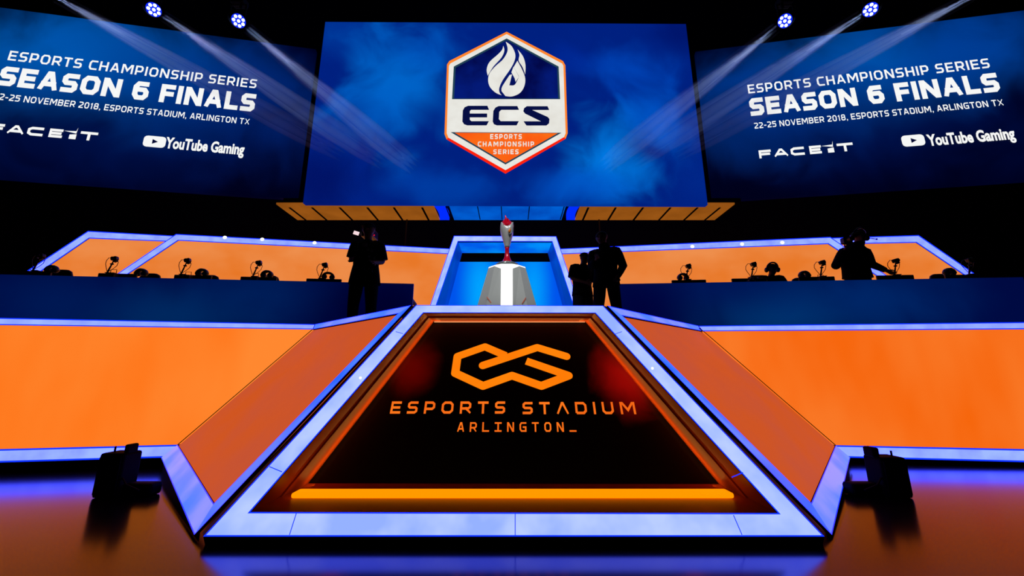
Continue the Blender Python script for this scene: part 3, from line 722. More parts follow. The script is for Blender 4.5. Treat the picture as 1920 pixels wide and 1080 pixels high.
# ------------------------------------------------------------------ orange light walls at the back of the stage
HB = CAM_H + 2.8
def back_wall(sg, kind, TLo, TLi, BLo, BLi, TRo, TRi, back, label, lamps=()):
    a = at_z(*TLo, HB); c = at_z(*TRo, HB)
    P, n = vplane(a, c); sh = n * -back
    q = lambda p: on_plane(*p, P + sh, n)
    to, ti, ro, ri = q(TLo), q(TLi), q(TRo), q(TRi); bo_, bi = down(to, q(BLo)), down(ti, q(BLi))
    t = thing('back_light_wall', label, 'light wall', (bo_.x, bo_.y, STAGE))
    b = MB(); b.slab([p - n * .012 for p in (ti, ri, Vector((ri.x, ri.y, STAGE)), bi)], n, .04); obj('fabric_panel', b, M['orange_back'], t)
    b = MB(); b.ribbon([bo_, to, ro], [bi, ti, ri], n, .05, rim=.12); obj('light_strip', b, [M['strip'], M['rim'], M['toe']], t, label='pale blue light strip along the edge')
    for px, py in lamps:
        b = MB(); b.ball(q((px, py)) + n * .01, (.04, .02, .034)); obj('lamp', b, M['lamp_white'], t, label='small white lamp')  # painted glint: glowing dot for a white light reflected in the acrylic
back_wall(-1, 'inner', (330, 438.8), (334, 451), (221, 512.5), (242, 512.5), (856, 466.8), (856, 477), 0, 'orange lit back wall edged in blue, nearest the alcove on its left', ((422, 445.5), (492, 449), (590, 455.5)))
back_wall(-1, 'outer', (165, 433), (167, 447), (51, 507.5), (79, 507.5), (345, 443.2), (345, 454), .25, 'orange lit back wall with slanted blue edge, overlapped, farthest left of alcove')
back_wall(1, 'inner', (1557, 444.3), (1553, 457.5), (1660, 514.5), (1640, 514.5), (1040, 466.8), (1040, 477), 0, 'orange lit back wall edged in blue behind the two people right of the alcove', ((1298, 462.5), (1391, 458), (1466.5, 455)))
back_wall(1, 'outer', (1722.5, 441), (1718, 455), (1836, 519), (1813, 519), (1540, 446.5), (1540, 458.5), .25, 'orange lit back wall with slanted blue edge, overlapped, farthest right of alcove')

# ------------------------------------------------------------------ trophy and plinth
YT = 5.0
pc = at_y(950.5, 572, YT)
def tp(px, py): return at_y(px, py, YT)
ptop = at_y(950, 494.5, YT - .15).z
plinth = thing('trophy_plinth', 'tapered faceted grey plinth with glowing white front stripe carrying the trophy', 'plinth', (pc.x, YT, STAGE))
px0 = pc.x
wt, wb = 0.238, 0.375        # half width at top and at the visible foot
zfoot = pc.z
def hw(z): return wt + (wb - wt) * (ptop - z) / (ptop - zfoot)
def ring(z, f=0.0):
    k = hw(z); sx = 0.073; fx = k * .66
    return [Vector((px0 + x, YT + y, z)) for x, y in ((-sx, -k * .63), (sx, -k * .63), (fx, -k * .40), (k, -.0), (fx, k * .7), (-fx, k * .7), (-k, 0), (-fx, -k * .40))]
b = MB(); b.loft([ring(STAGE), ring(ptop - 0.017)]); obj('plinth_body', b, M['plinth_grey'], plinth)
b = MB(); r0 = ring(ptop - 0.017); r1 = [Vector((px0 + (p.x - px0) * .97, YT + (p.y - YT) * .93, ptop)) for p in r0]; b.loft([r0, r1]); obj('plinth_top', b, M['plinth_white'], plinth, label='white plinth top')
b = MB(); g0, g1 = ring(STAGE), ring(ptop - 0.017); e = Vector((0, -.008, 0)); b.slab([g1[0] + e, g1[1] + e, g0[1] + e, g0[0] + e], NY, .006); obj('front_stripe', b, M['plinth_white'], plinth, label='glowing white front stripe')
for s_ in (-1, 1):
    i0, i1 = (1, 2) if s_ > 0 else (0, 7); n_ = plane_of(g0[i0], g0[i1], g1[i0])[1]
    b = MB(); a_, c_ = g1[i0], g1[i1]; d_ = a_.lerp(g0[i0], .058); b.slab([p + n_ * .004 for p in (a_, c_, d_)], n_, .003); obj('white_corner', b, M['plinth_white'], plinth, label='white corner below the top')
for s_ in (-1, 1):
    b = MB(); pl = plane_of(g0[1] if s_ > 0 else g0[0], g0[2] if s_ > 0 else g0[7], g1[1] if s_ > 0 else g1[0])
    p, q = ((979, 569), (986, 558)) if s_ > 0 else ((921, 568), (913, 557))
    p, q = on_plane(*p, *pl) + pl[1] * .003, on_plane(*q, *pl) + pl[1] * .003
    d = (q - p).normalized(); sd = d.cross(pl[1]) * .006
    b.slab([p + sd, q + sd, q - sd, p - sd], pl[1], .002); obj('inlay_line', b, M['plinth_line'], plinth, label='short salmon inlay line')

mpx = YT / 712.0
zt0 = ptop
def zz(py): return at_y(950, py, YT - .05).z
trophy = thing('trophy', 'silver torch trophy with red stem and red flame on the grey plinth', 'trophy', (px0, YT, ptop))
b = MB(); b.rings_z([(0, .148, .148), (.03, .148, .148), (.044, .13, .13), (.056, .10, .10)], 0, 32, (px0, YT, zt0)); obj('base', b, M['silver_base'], trophy, True, label='polished silver base disc')
b = MB(); b.rings_z([(.05, .082, .082), (.075, .062, .062), (.11, .044, .044), (.15, .032, .032), (.2, .027, .027), (.245, .027, .027), (.265, .031, .031)], 0, 24, (px0, YT, zt0)); obj('stem', b, M['red_metal'], trophy, True, label='flared red stem')
b = MB()
N_ = 36; R = []
for z, r, tw in ((.265, .034, 0), (.29, .036, .1), (.34, .05, .25), (.40, .068, .45), (.46, .083, .65), (.51, .089, .85), (.545, .089, 1.0), (.575, .084, 1.1), (.59, .080, 1.2)):
    ring_ = []
    for k in range(N_):
        t = 2 * math.pi * k / N_; f = 1 + .05 * math.cos(3 * (t - tw * 1.3)) * min(1, (z - .26) * 6)
        dz = 0
        if z > .53: dz = (.04 * math.cos(2 * t) - .008) * (z - .53) / .06
        ring_.append(Vector((px0 + r * f * math.cos(t), YT + r * f * math.sin(t), zt0 + z + dz)))
    R.append(ring_)
R.append([p.lerp(Vector((px0, YT, p.z - .02)), .35) for p in R[-1]])
b.loft(R); cup = obj('cup', b, M['silver'], trophy, True, label='silver torch cup with swirled facets')
b = MB(); b.tube([(px0 + .036, YT - .082, zt0 + .435), (px0 + .03, YT - .090, zt0 + .46), (px0 + .045, YT - .088, zt0 + .50)], [.006, .017, .004], 0, 10); obj('enamel_flame', b, M['orange_gem'], cup, True, label='orange enamel flame')
b = MB()
b.tube([(px0 + .018, YT - .086, zt0 + .43), (px0 + .045, YT - .088, zt0 + .425), (px0 + .066, YT - .07, zt0 + .46), (px0 + .07, YT - .064, zt0 + .51)], [.006, .009, .008, .003], 0, 8); obj('flame_crest', b, M['silver_base'], cup, True)
b = MB()
random.seed(3)
for k in range(22):
    a = 2.4 * k; r0_ = .012 + .052 * (k / 22) ** .5; h_ = .135 - r0_ * .9 + random.uniform(-.015, .02)
    x, y = px0 + r0_ * math.cos(a), YT + r0_ * math.sin(a)
    b.tube([(x, y, zt0 + .54), (x + .008 * math.sin(k), y, zt0 + .545 + h_ * .4), (px0 + (x - px0) * .75 + .012 * math.cos(2 * k), YT + (y - YT) * .7, zt0 + .55 + h_ * .75), (px0 + (x - px0) * .6 - .008, YT + (y - YT) * .5, zt0 + .56 + h_)], [.026, .024, .015, .003], 0, 7)
b.tube([(px0 - .005, YT, zt0 + .62), (px0 - .012, YT, zt0 + .675), (px0 - .022, YT, zt0 + .70), (px0 - .026, YT, zt0 + .725)], [.02, .012, .009, .003], 0, 8)
obj('flame', b, M['red_glass'], trophy, True, label='red sculpted flame')

# ------------------------------------------------------------------ player desks
HD = CAM_H + 1.5
DESK = {}
def desk(sg):
    if sg < 0: pin, pout = (775.5, 532), (0, 514.5)
    else: pin, pout = (1153, 532.5), (1842, 521)
    a, c = at_z(*pin, HD), at_z(*pout, HD); d = (c - a).normalized(); P, n = vplane(a, c)
    end = c + d * 1.0 if sg < 0 else on_plane(1917, 516, P, n); end = Vector((end.x, end.y, HD))
    t = thing('player_desk', 'long navy glowing player desk with five stations %s' % ('left of the trophy' if sg < 0 else 'right of the trophy'), 'desk', (a.x, a.y, STAGE))
    q = lambda px, py: tuple(on_plane(px, py, P, n) - root_loc(t))
    if sg < 0: bl = [(q(330, 590), (2.2, 2, .6), (0, 44, 100), .8), (q(110, 560), (1.6, 2, .7), (0, 26, 86), .8), (q(480, 550), (1.6, 2, .7), (0, 34, 94), .7), (q(720, 590), (1.7, 2, 1.3), (0, 0, 40), .9)]
    else: bl = [(q(1480, 590), (2.2, 2, .7), (0, 52, 112), .9), (q(1620, 560), (2.0, 2, .8), (0, 38, 104), .8), (q(1360, 540), (1.6, 2, .7), (0, 24, 90), .7), (q(1200, 590), (1.2, 2, .9), (0, 0, 56), .7)]
    m = screen_mat('desk_front_picture', (0, 10, 66), bl, .7, 1.0)
    b = MB(); b.slab([a, end, Vector((end.x, end.y, STAGE + .02)), Vector((a.x, a.y, STAGE + .02))], n, .05); obj('led_front', b, m, t, label='dark blue glowing front screen')
    b = MB(); b.slab([a - n * .05 + Vector((0, 0, -.24)), end - n * .05 + Vector((0, 0, -.24)), end - n * .50 + Vector((0, 0, -.24)), a - n * .50 + Vector((0, 0, -.24))], UP, .03); obj('desk_top', b, M['black'], t)
    b = MB()
    L = (end - a).length
    obj_n = int(L // 1.3)
    for k in range(obj_n + 1):
        f = a + d * (0.1 + (L - .2) * k / obj_n) - n * .44; bb = MB(); bb.box((f.x, f.y, STAGE + (HD - .27 - STAGE) / 2 ), (.05, .05, HD - .27 - STAGE)); obj('leg', bb, M['black'], t)
    DESK[sg] = dict(a=a, d=d, P=P, n=n, rot=math.atan2(d.y, d.x) if sg > 0 else math.atan2(-d.y, -d.x))
desk(-1); desk(1)
TBL = HD - .24
RISE = STAGE + .17
for sg in (-1, 1):
    D = DESK[sg]; o_ = D['n']; e_ = D['a'] + D['d'] * 5.9; D['r'] = D['a'] + D['d'] * 1.7
    b = MB(); b.slab([Vector((p.x, p.y, RISE)) for p in (D['r'] - o_ * .54, e_ - o_ * .54, e_ - o_ * 1.45, D['r'] - o_ * 1.45)], UP, .17)
    tag(obj('seat_riser', b, M['deck']), 'low black platform behind the %s carrying its seats' % ('left desk' if sg < 0 else 'right desk'), 'platform')
def behind(sg, px, py, back):
    D = DESK[sg]; return on_plane(px, py, D['P'] - D['n'] * back, D['n'])
WHERE = ['nearest the trophy', 'second out from the trophy', 'third out from the trophy', 'fourth out from the trophy', 'at the outer end']
ST = {-1: [603, 478, 343, 205, 66], 1: [1290, 1413, 1543, 1682, 1822]}
DNAME = {-1: 'left desk', 1: 'right desk'}

# one of each kind, built at the origin facing the camera (-Y); then copied
def make_monitor():
    t = thing('monitor', '', 'monitor', (0, 0, 0))
    b = MB(); b.box((0, 0, .235), (.56, .035, .33), bev=.01); obj('casing', b, M['plastic'], t)
    b = MB(); b.box((0, .022, .235), (.53, .006, .30)); obj('display', b, M['black_gloss'], t)
    b = MB(); b.box((0, -.03, .13), (.05, .03, .24)); b.box((0, -.02, .2), (.14, .03, .1)); obj('neck', b, M['plastic'], t)
    b = MB(); b.box((0, 0, .008), (.24, .16, .016), bev=.006); obj('foot', b, M['plastic'], t)
    return t
def make_cam():
    t = thing('player_camera', '', 'camera', (0, 0, 0))
    b = MB(); b.box((0, 0, .006), (.10, .06, .012), bev=.004); obj('clamp', b, M['plastic'], t)
    b = MB(); b.tube([(-.035, 0, .01), (-.012, 0, .09), (.008, 0, .165), (.016, 0, .20)], [.013, .011, .009, .008], 0, 10); b.ball((.006, 0, .155), (.028, .02, .014)); obj('stem', b, M['plastic'], t, True)
    b = MB(); b.box((.028, 0, .245), (.085, .07, .062), bev=.014, rot=Matrix.Rotation(-.25, 3, 'Y')); b.box((.048, 0, .205), (.05, .05, .03), bev=.008, rot=Matrix.Rotation(-.5, 3, 'Y')); h = obj('camera_head', b, M['plastic'], t)
    b = MB(); b.rings_z([(0, .02, .02), (.02, .02, .02)], 0, 14); b.v = [Vector((.03 + p.x, -.036 - p.z, .245 + p.y)) for p in b.v]; obj('lens', b, M['black_gloss'], h)
    b = MB(); b.tube([(-.02, 0, .25), (-.06, 0, .255), (-.095, .01, .21), (-.10, .015, .16), (-.08, .01, .11), (-.045, 0, .04)], .0045, 0, 6)
    obj('cable', b, M['plastic'], t, True)
    b = MB(); b.tube([(.065, 0, .24), (.085, .01, .19), (.07, .015, .13), (.03, .01, .08), (-.02, 0, .03)], .0045, 0, 6); obj('cable', b, M['plastic'], t, True)
    return t
def make_headset():
    t = thing('headset', '', 'headset', (0, 0, 0))
    pts = [(.085 * math.cos(a), 0, .03 + .075 * math.sin(a)) for a in [math.pi * k / 12 for k in range(13)]]
    b = MB(); b.tube(pts, .02, 0, 8, flat=[(1.0, 2.4)] * 13, up=(0, 1, 0)); obj('headband', b, M['plastic'], t, True)
    for s_ in (-1, 1):
        b = MB(); b.ball((s_ * .078, 0, .034), (.024, .042, .04)); c = obj('ear_cup', b, M['plastic'], t, True)
        b = MB(); b.ball((s_ * .046, 0, .036), (.03, .04, .04)); obj('ear_pad', b, M['grey_plastic'], c, True, label='grey ear pad')
    return t
def make_chair():
    t = thing('gaming_chair', '', 'chair', (0, 0, 0))
    b = MB()
    R = []
    for z, w, dpt, y in ((.46, .2, .05, .20), (.55, .24, .055, .22), (.75, .26, .05, .25), (.95, .27, .05, .28), (1.08, .25, .045, .30), (1.18, .19, .04, .31), (1.21, .12, .03, .315)):
        R.append([Vector((math.copysign(abs(math.cos(a)) ** .55, math.cos(a)) * w, y + math.copysign(abs(math.sin(a)) ** .7, math.sin(a)) * dpt, z)) for a in [2 * math.pi * k / 24 for k in range(24)]])
    b.loft(R); obj('backrest', b, M['chair'], t, True)
    b = MB(); b.box((0, 0, .46), (.5, .5, .1), bev=.04); obj('seat', b, M['chair'], t)
    for s_ in (-1, 1):
        b = MB(); b.box((s_ * .30, .02, .66), (.08, .28, .035), bev=.012); b.box((s_ * .29, .05, .55), (.03, .05, .2)); obj('armrest', b, M['plastic'], t)
    b = MB(); b.tube([(0, 0, .09), (0, 0, .42)], .03, 0, 12); obj('gas_column', b, M['plastic'], t)
    b = MB()
    for k in range(5):
        a = 2 * math.pi * k / 5 + .3; b.tube([(0, 0, .1), (.29 * math.cos(a), .29 * math.sin(a), .07)], [.03, .018], 0, 8)
    st = obj('star_base', b, M['plastic'], t)
    for k in range(5):
        a = 2 * math.pi * k / 5 + .3; b = MB(); b.ball((.29 * math.cos(a), .29 * math.sin(a), .03), (.03, .03, .03)); obj('caster', b, M['plastic'], st, True)
    return t
def make_box():
    t = thing('handled_box', '', 'box', (0, 0, 0))
    b = MB(); b.box((0, 0, .185), (.095, .09, .37), bev=.008); obj('casing', b, M['plastic'], t)
    b = MB(); b.tube([(-.042, 0, .365), (-.04, 0, .43), (.04, 0, .43), (.042, 0, .365)], .005, 0, 6); obj('wire_handle', b, M['plastic'], t)
    return t
protos = {}
def place(key, maker, name_label, loc, rz, group):
    if key not in protos:
        o = maker(); protos[key] = o; o.location = loc; o.rotation_euler = (0, 0, rz); o['label'] = name_label; o['group'] = group; return o
    return dup(protos[key], loc, rz, name_label, group)
mon_px = {-1: [(608, 523), (486, 519.5), (363, 516), (222, 513), (60, 508)], 1: [(1291, 525), (1404, 522), (1530, 519), (1677, 516), (1806, 515)]}
for sg in (-1, 1):
    D = DESK[sg]
    for k in range(5):
        px, py = mon_px[sg][k]
        p = behind(sg, px, py, .30); s = (p.z - TBL) / .40
        o = place('monitor', make_monitor, 'black monitor back rising over the %s, station %s' % (DNAME[sg], WHERE[k]), (p.x, p.y, TBL), D['rot'], 'monitors on the player desks')
        o.scale = (1, 1, s)
        ct = behind(sg, ST[sg][k], py, .30)
        place('camera', make_cam, 'small black camera on a cabled stem, %s, station %s' % (DNAME[sg], WHERE[k]), (ct.x, ct.y, p.z), D['rot'], 'player cameras on the monitors')
HS = {-1: [(615, 522, 0), (500, 519, 1), (378, 516, 2), (264, 516, 3), (96, 510, 4)], 1: [(1281, 524, 0), (1509, 520, 2), (1781, 515, 4)]}
for sg in (-1, 1):
    for px, py, k in HS[sg]:
        p = behind(sg, px, py, .33)
        place('headset', make_headset, 'dark headset resting over the %s, station %s' % (DNAME[sg], WHERE[k]), (p.x, p.y, p.z - .012), DESK[sg]['rot'] + (.3 if px % 2 else -.25), 'headsets on the player desks')
CH = {-1: [(505, 517, 1), (392, 516, 2), (282, 513, 3), (116, 506, 4)], 1: [(1502, 521, 2), (1762, 514, 4)]}
for sg in (-1, 1):
    for px, py, k in CH[sg]:
        p = behind(sg, px, py, 1.22) + DESK[sg]['n'] * .26; pz = behind(sg, px, py, 1.24).z
        place('chair', make_chair, 'black gaming chair top behind the %s, station %s' % (DNAME[sg], WHERE[k]), (p.x, p.y, RISE), DESK[sg]['rot'], 'gaming chairs behind the desks').scale = (.8, .9, (pz - RISE) / 1.21)
BX = {-1: [(480, 512, 1), (354, 509.5, 2), (214, 505, 3)], 1: [(1407, 519.5, 1), (1538, 515, 2)]}
for sg in (-1, 1):
    for px, py, k in BX[sg]:
        p = behind(sg, px, py, .14); 
        o = place('box', make_box, 'small black box with wire handle on the %s, station %s' % (DNAME[sg], WHERE[k]), (p.x, p.y, TBL), DESK[sg]['rot'], 'handled boxes on the desks')
        o.scale = (1, 1, (p.z - TBL) / .435)

# ------------------------------------------------------------------ people
def skin_body(pts, edges, parent, root=0):
    """one continuous body: joints (position, radius) joined by edges, grown with a Skin modifier"""
    names = list(pts); me = bpy.data.meshes.new('body')
    off = root_loc(parent)
    me.from_pydata([tuple(Vector(pts[n][0]) - off) for n in names], [(names.index(a), names.index(b_)) for a, b_ in edges], [])
    o = bpy.data.objects.new('body', me); COL.objects.link(o)
    o.modifiers.new('skin', 'SKIN'); sub = o.modifiers.new('sub', 'SUBSURF'); sub.levels = 1; sub.render_levels = 1
    if not me.skin_vertices: bpy.context.view_layer.update()
    for i, n in enumerate(names):
        r = pts[n][1]; sv = me.skin_vertices[0].data[i]; sv.radius = (r, r) if not isinstance(r, tuple) else r; sv.use_root = (i == root)
    dg = bpy.context.evaluated_depsgraph_get(); m2 = bpy.data.meshes.new_from_object(o.evaluated_get(dg))
    bpy.data.objects.remove(o)
    m2.name = 'body'; m2.materials.clear(); m2.materials.append(M['skin'])
    for p in m2.polygons: p.use_smooth = True
    r = bpy.data.objects.new('body', m2); COL.objects.link(r); r.parent = parent
    return r
def person(label, loc, h, face, J, shirt='short', long=0.0, seated=False, hair='short', pants='long', shirt_m=None, pants_m=None, bulk=1.0):
    """J: joint overrides in metres for a 1.75 m figure facing -Y (x to the photo's right); face: rotation about Z"""
    t = thing('person', label, 'person', loc)
    k = h / 1.75; Rm = Matrix.Rotation(face, 3, 'Z')
    base = {'pelvis': (0, 0, .95), 'waist': (0, 0, 1.08), 'chest': (0, .0, 1.28), 'neck': (0, .01, 1.46), 'head': (0, -.01, 1.60), 'crown': (0, 0, 1.68),
            'shL': (-.18, 0, 1.42), 'elL': (-.25, .03, 1.14), 'wrL': (-.24, -.08, .90), 'shR': (.18, 0, 1.42), 'elR': (.25, .03, 1.14), 'wrR': (.24, -.08, .90),
            'hiL': (-.09, 0, .92), 'knL': (-.10, -.02, .50), 'anL': (-.11, .02, .09), 'toL': (-.13, -.14, .04), 'hiR': (.09, 0, .92), 'knR': (.10, -.02, .50), 'anR': (.11, .02, .09), 'toR': (.13, -.14, .04)}
    base.update(J)
    W = {n: Vector(loc) + Rm @ (Vector(p) * k) for n, p in base.items()}
    hd = (W['crown'] - W['neck']).normalized(); fw = Rm @ Vector((0, -1, 0)); 
    if 'look' in J: fw = (Rm @ Vector(J['look'])).normalized()
    fw = (fw - hd * fw.dot(hd)).normalized(); rt = hd.cross(fw)
    hc = W['head']
    pts = {'pelvis': (W['pelvis'], .115 * k), 'waist': (W['waist'], .105 * k), 'chest': (W['chest'], .12 * k), 'neck': (W['neck'], .05 * k), 'jaw': (hc - hd * .055 * k + fw * .02 * k, .062 * k), 'head': (hc + hd * .01 * k, .083 * k), 'crown': (hc + hd * .07 * k - fw * .01 * k, .07 * k),
           'nose': (hc + fw * .105 * k - hd * .02 * k, .011 * k), 'earL': (hc - rt * .088 * k, .016 * k), 'earR': (hc + rt * .088 * k, .016 * k)}
    E = [('pelvis', 'waist'), ('waist', 'chest'), ('chest', 'neck'), ('neck', 'jaw'), ('jaw', 'head'), ('head', 'crown'), ('head', 'nose'), ('head', 'earL'), ('head', 'earR')]
    for s_ in 'LR':
        pts.update({'sh' + s_: (W['sh' + s_], .055 * k), 'el' + s_: (W['el' + s_], .042 * k), 'wr' + s_: (W['wr' + s_], .028 * k), 'hi' + s_: (W['hi' + s_], .085 * k), 'kn' + s_: (W['kn' + s_], .058 * k), 'an' + s_: (W['an' + s_], .042 * k), 'to' + s_: (W['to' + s_], .035 * k)})
        E += [('chest', 'sh' + s_), ('sh' + s_, 'el' + s_), ('el' + s_, 'wr' + s_), ('pelvis', 'hi' + s_), ('hi' + s_, 'kn' + s_), ('kn' + s_, 'an' + s_), ('an' + s_, 'to' + s_)]
        d = (W['wr' + s_] - W['el' + s_]).normalized(); sd = d.cross(fw); sd = sd.normalized() if sd.length > .1 else rt; cu = sd.cross(d).normalized()
        pm = W['wr' + s_] + d * .055 * k; pts['pa' + s_] = (pm, (.036 * k, .018 * k)); E.append(('wr' + s_, 'pa' + s_))
        for i, (o_, ln) in enumerate(((-.030, .062), (-.010, .075), (.010, .070), (.029, .056))):
            a_ = pm + d * .03 * k + sd * o_ * k; m_ = a_ + d * ln * .5 * k + cu * .008 * k; e_ = a_ + d * ln * .9 * k + cu * .028 * k
            pts['f%d%sa' % (i, s_)] = (a_, .0095 * k); pts['f%d%sb' % (i, s_)] = (m_, .009 * k); pts['f%d%sc' % (i, s_)] = (e_, .0075 * k)
            E += [('pa' + s_, 'f%d%sa' % (i, s_)), ('f%d%sa' % (i, s_), 'f%d%sb' % (i, s_)), ('f%d%sb' % (i, s_), 'f%d%sc' % (i, s_))]
        tb = pm - d * .02 * k - sd * .04 * k; te = tb + d * .05 * k - sd * .018 * k
        pts['t' + s_ + 'a'] = (tb, .011 * k); pts['t' + s_ + 'b'] = (te, .009 * k); E += [('pa' + s_, 't' + s_ + 'a'), ('t' + s_ + 'a', 't' + s_ + 'b')]
    body = skin_body(pts, E, t)
    ax = Rm @ Vector((bulk, 0, 0)); ay = Rm @ Vector((0, 1, 0))
    def ell(c, rx, ry, tilt=None, n=20):
        return [c + ax * (rx * k * math.cos(a)) + ay * (ry * k * math.sin(a)) for a in [2 * math.pi * q / n for q in range(n)]]
    hem = W['pelvis'] + (W['pelvis'] - W['waist']).normalized() * (.02 + long) * k
    b = MB()
    wl = 1 + long * 1.2
    b.loft([ell(hem, .19 * wl, .14 * wl), ell(W['pelvis'], .185 * (1 + long * .6), .138), ell(W['waist'], .175, .13), ell(W['chest'] - Vector((0, 0, .04 * k)), .195, .135), ell((W['chest'] + W['neck']) / 2 + Vector((0, 0, .01 * k)), .19, .115), ell(W['neck'] - hd * .055 * k, .135, .09), ell(W['neck'] - hd * .015 * k, .09 if shirt == 'long' else .07, .075)] + ([ell(W['neck'] + hd * .05 * k, .085, .085)] if shirt == 'long' else []))
    for s_ in 'LR':
        a_, e_, w_ = W['sh' + s_] - Vector((0, 0, .03 * k)), W['el' + s_], W['wr' + s_]; c_in = a_.lerp(W['neck'], .55) - Vector((0, 0, .025 * k)); s_in = a_.lerp(W['neck'], .2) - Vector((0, 0, .012 * k))
        if shirt == 'short': b.tube([c_in, s_in, a_.lerp(e_, .06), a_.lerp(e_, .22), a_.lerp(e_, .5), a_.lerp(e_, .86)], [.048 * k, .056 * k, .062 * k, .066 * k, .07 * k, .076 * k], 0, 14)
        else: b.tube([c_in, s_in, a_.lerp(e_, .06), a_.lerp(e_, .22), a_.lerp(e_, .5), e_, e_.lerp(w_, .5), e_.lerp(w_, .95)], [.048 * k, .056 * k, .064 * k, .068 * k, .068 * k, .064 * k, .052 * k, .042 * k], 0, 12)
    sh = obj('shirt' if shirt == 'short' else 'jacket', b, shirt_m or M['cloth_black'], t, True)
    b = MB()
    b.loft([ell(W['pelvis'] - Vector((0, 0, .08 * k)), .15, .115), ell(W['pelvis'], .172, .125), ell(W['waist'] - Vector((0, 0, .03 * k)), .162, .12)])
    for s_ in 'LR':
        hi, kn, an = W['hi' + s_], W['kn' + s_], W['an' + s_]
        if pants == 'long': b.tube([hi + Vector((0, 0, .03 * k)), hi.lerp(kn, .5), kn, kn.lerp(an, .5), an.lerp(kn, .03)], [.1 * k, .092 * k, .075 * k, .068 * k, .066 * k], 0, 12)
        else: b.tube([hi + Vector((0, 0, .03 * k)), hi.lerp(kn, .5), kn.lerp(an, .08)], [.105 * k, .1 * k, .095 * k], 0, 12)
    obj('trousers' if pants == 'long' else 'shorts', b, pants_m or M['cloth_navy'], t, True)
    for s_ in 'LR':
        an, to = W['an' + s_], W['to' + s_]; dd = (to - an); dd.z = 0; dd = dd.normalized() if dd.length > 1e-3 else fw
        b = MB(); b.tube([an - dd * .06 * k - Vector((0, 0, .035 * k)), an - Vector((0, 0, .025 * k)), an + dd * .10 * k - Vector((0, 0, .042 * k)), an + dd * .19 * k - Vector((0, 0, .052 * k))], [.04 * k, .056 * k, .046 * k, .034 * k], 0, 10, flat=[(1, .85)] * 4); obj('shoe', b, M['cloth_black'], t, True)
    b = MB()
    if hair == 'short':
        Rg = []
        for j in range(7):
            a = math.pi / 2 * j / 6; r_ = math.cos(a)
            c = hc + hd * (.015 + .085 * math.sin(a)) * k - fw * (.018) * k
            Rg.append([c + rt * (.092 * k * max(r_, .05) * math.cos(q)) + fw * (.098 * k * max(r_, .05) * math.sin(q)) for q in [2 * math.pi * i / 20 for i in range(20)]])
        b.loft(Rg); obj('hair', b, M['hair'], t, True)
    else:
        Rg = []
        for j in range(7):
            a = math.pi / 2 * j / 6; r_ = math.cos(a)
            c = hc + hd * (.03 + .08 * math.sin(a)) * k
            Rg.append([c + rt * (.096 * k * max(r_, .05) * math.cos(q)) + fw * (.104 * k * max(r_, .05) * math.sin(q)) for q in [2 * math.pi * i / 20 for i in range(20)]])
        b.loft(Rg)
        v = hc + hd * .035 * k
        b.slab([v + rt * .08 * k + fw * .06 * k, v + rt * .06 * k + fw * .15 * k, v - rt * .06 * k + fw * .15 * k, v - rt * .08 * k + fw * .06 * k], hd, .01)
        obj('cap', b, M['cloth_black'], t, True)
    b = MB()
    for s_ in (-1, 1): b.ball(hc + fw * .083 * k + rt * s_ * .032 * k + hd * .008 * k, .010 * k, 0, 8, 6)
    obj('eyes', b, M['hair'], body)
    b = MB(); mo = hc + fw * .084 * k - hd * .062 * k; b.tube([mo - rt * .022 * k - fw * .004, mo, mo + rt * .022 * k - fw * .004], [.003, .006, .003], 0, 6); obj('mouth', b, M['maroon'], body)
    return t, sh, W, k, hc, hd, fw, rt

# the person in the long printed shirt before the left desk
Yp = 5.72; x = at_y(686, 500, Yp).x
t1, sh1, W1, k1, *_r = person('person in long black printed shirt standing before the left desk, elbows bent', (x, Yp, STAGE - .012), 1.85, 0.06,
    {'elL': (-.215, .02, 1.16), 'wrL': (-.15, -.17, 1.10), 'elR': (.22, .03, 1.13), 'wrR': (.17, -.18, 1.07), 'hiL': (-.1, 0, .92), 'knL': (-.12, -.02, .5), 'anL': (-.13, .02, .09), 'knR': (.12, -.02, .5), 'anR': (.13, .02, .09)}, 'short', 0.13, hair='cap')
b = MB()
def dot(px, py, w, h):
    p = at_y(px, py, Yp - .175); b.box(tuple(p), (w, .006, h), bev=.002)
for px, py, w, h in ((684, 459, .07, .06), (690, 468, .035, .035), (697, 471, .02, .03), (692, 481, .035, .03), (701, 485, .022, .04), (700, 493, .026, .04)): dot(px, py, w, h)
for px, py, w, h in ((669, 500, .008, .05), (672, 502, .03, .008), (681, 499, .045, .008), (681, 502.5, .05, .008), (682, 506, .045, .008), (691, 503, .03, .008), (698, 508, .008, .045)): dot(px, py, w, h)
obj('shirt_print', b, M['cloth_dot'], sh1, label='faint grey print')
# lit viewfinder and red tally of the video camera on a tripod behind that person
vc = at_y(685, 440, 6.95)
vcam = thing('video_camera', 'dark video camera with lit display and red light behind the person in long shirt', 'camera', (vc.x, 6.95, STAGE))
b = MB(); b.box((vc.x + .08, 6.95, vc.z), (.22, .3, .16), bev=.02); cb = obj('camera_body', b, M['plastic'], vcam)
p = at_y(668, 437, 6.78); b = MB(); b.box(tuple(p), (.10, .012, .065), rot=Matrix.Rotation(.3, 3, 'Y')); obj('lit_display', b, M['phone'], cb, label='small lit pinkish display')
b = MB(); b.tube([tuple(p + Vector((.03, .01, 0))), (vc.x + .0, 6.9, vc.z)], .012, 0, 6); obj('display_arm', b, M['plastic'], cb)
p = at_y(701.5, 441, 6.78); b = MB(); b.ball(tuple(p), .013); obj('tally_light', b, M['red_dot'], cb, label='red tally light')
b = MB(); b.tube([(vc.x + .08, 6.95, vc.z - .08), (vc.x + .08, 6.95, vc.z - .5)], .03, 0, 10); obj('centre_column', b, M['plastic'], vcam)
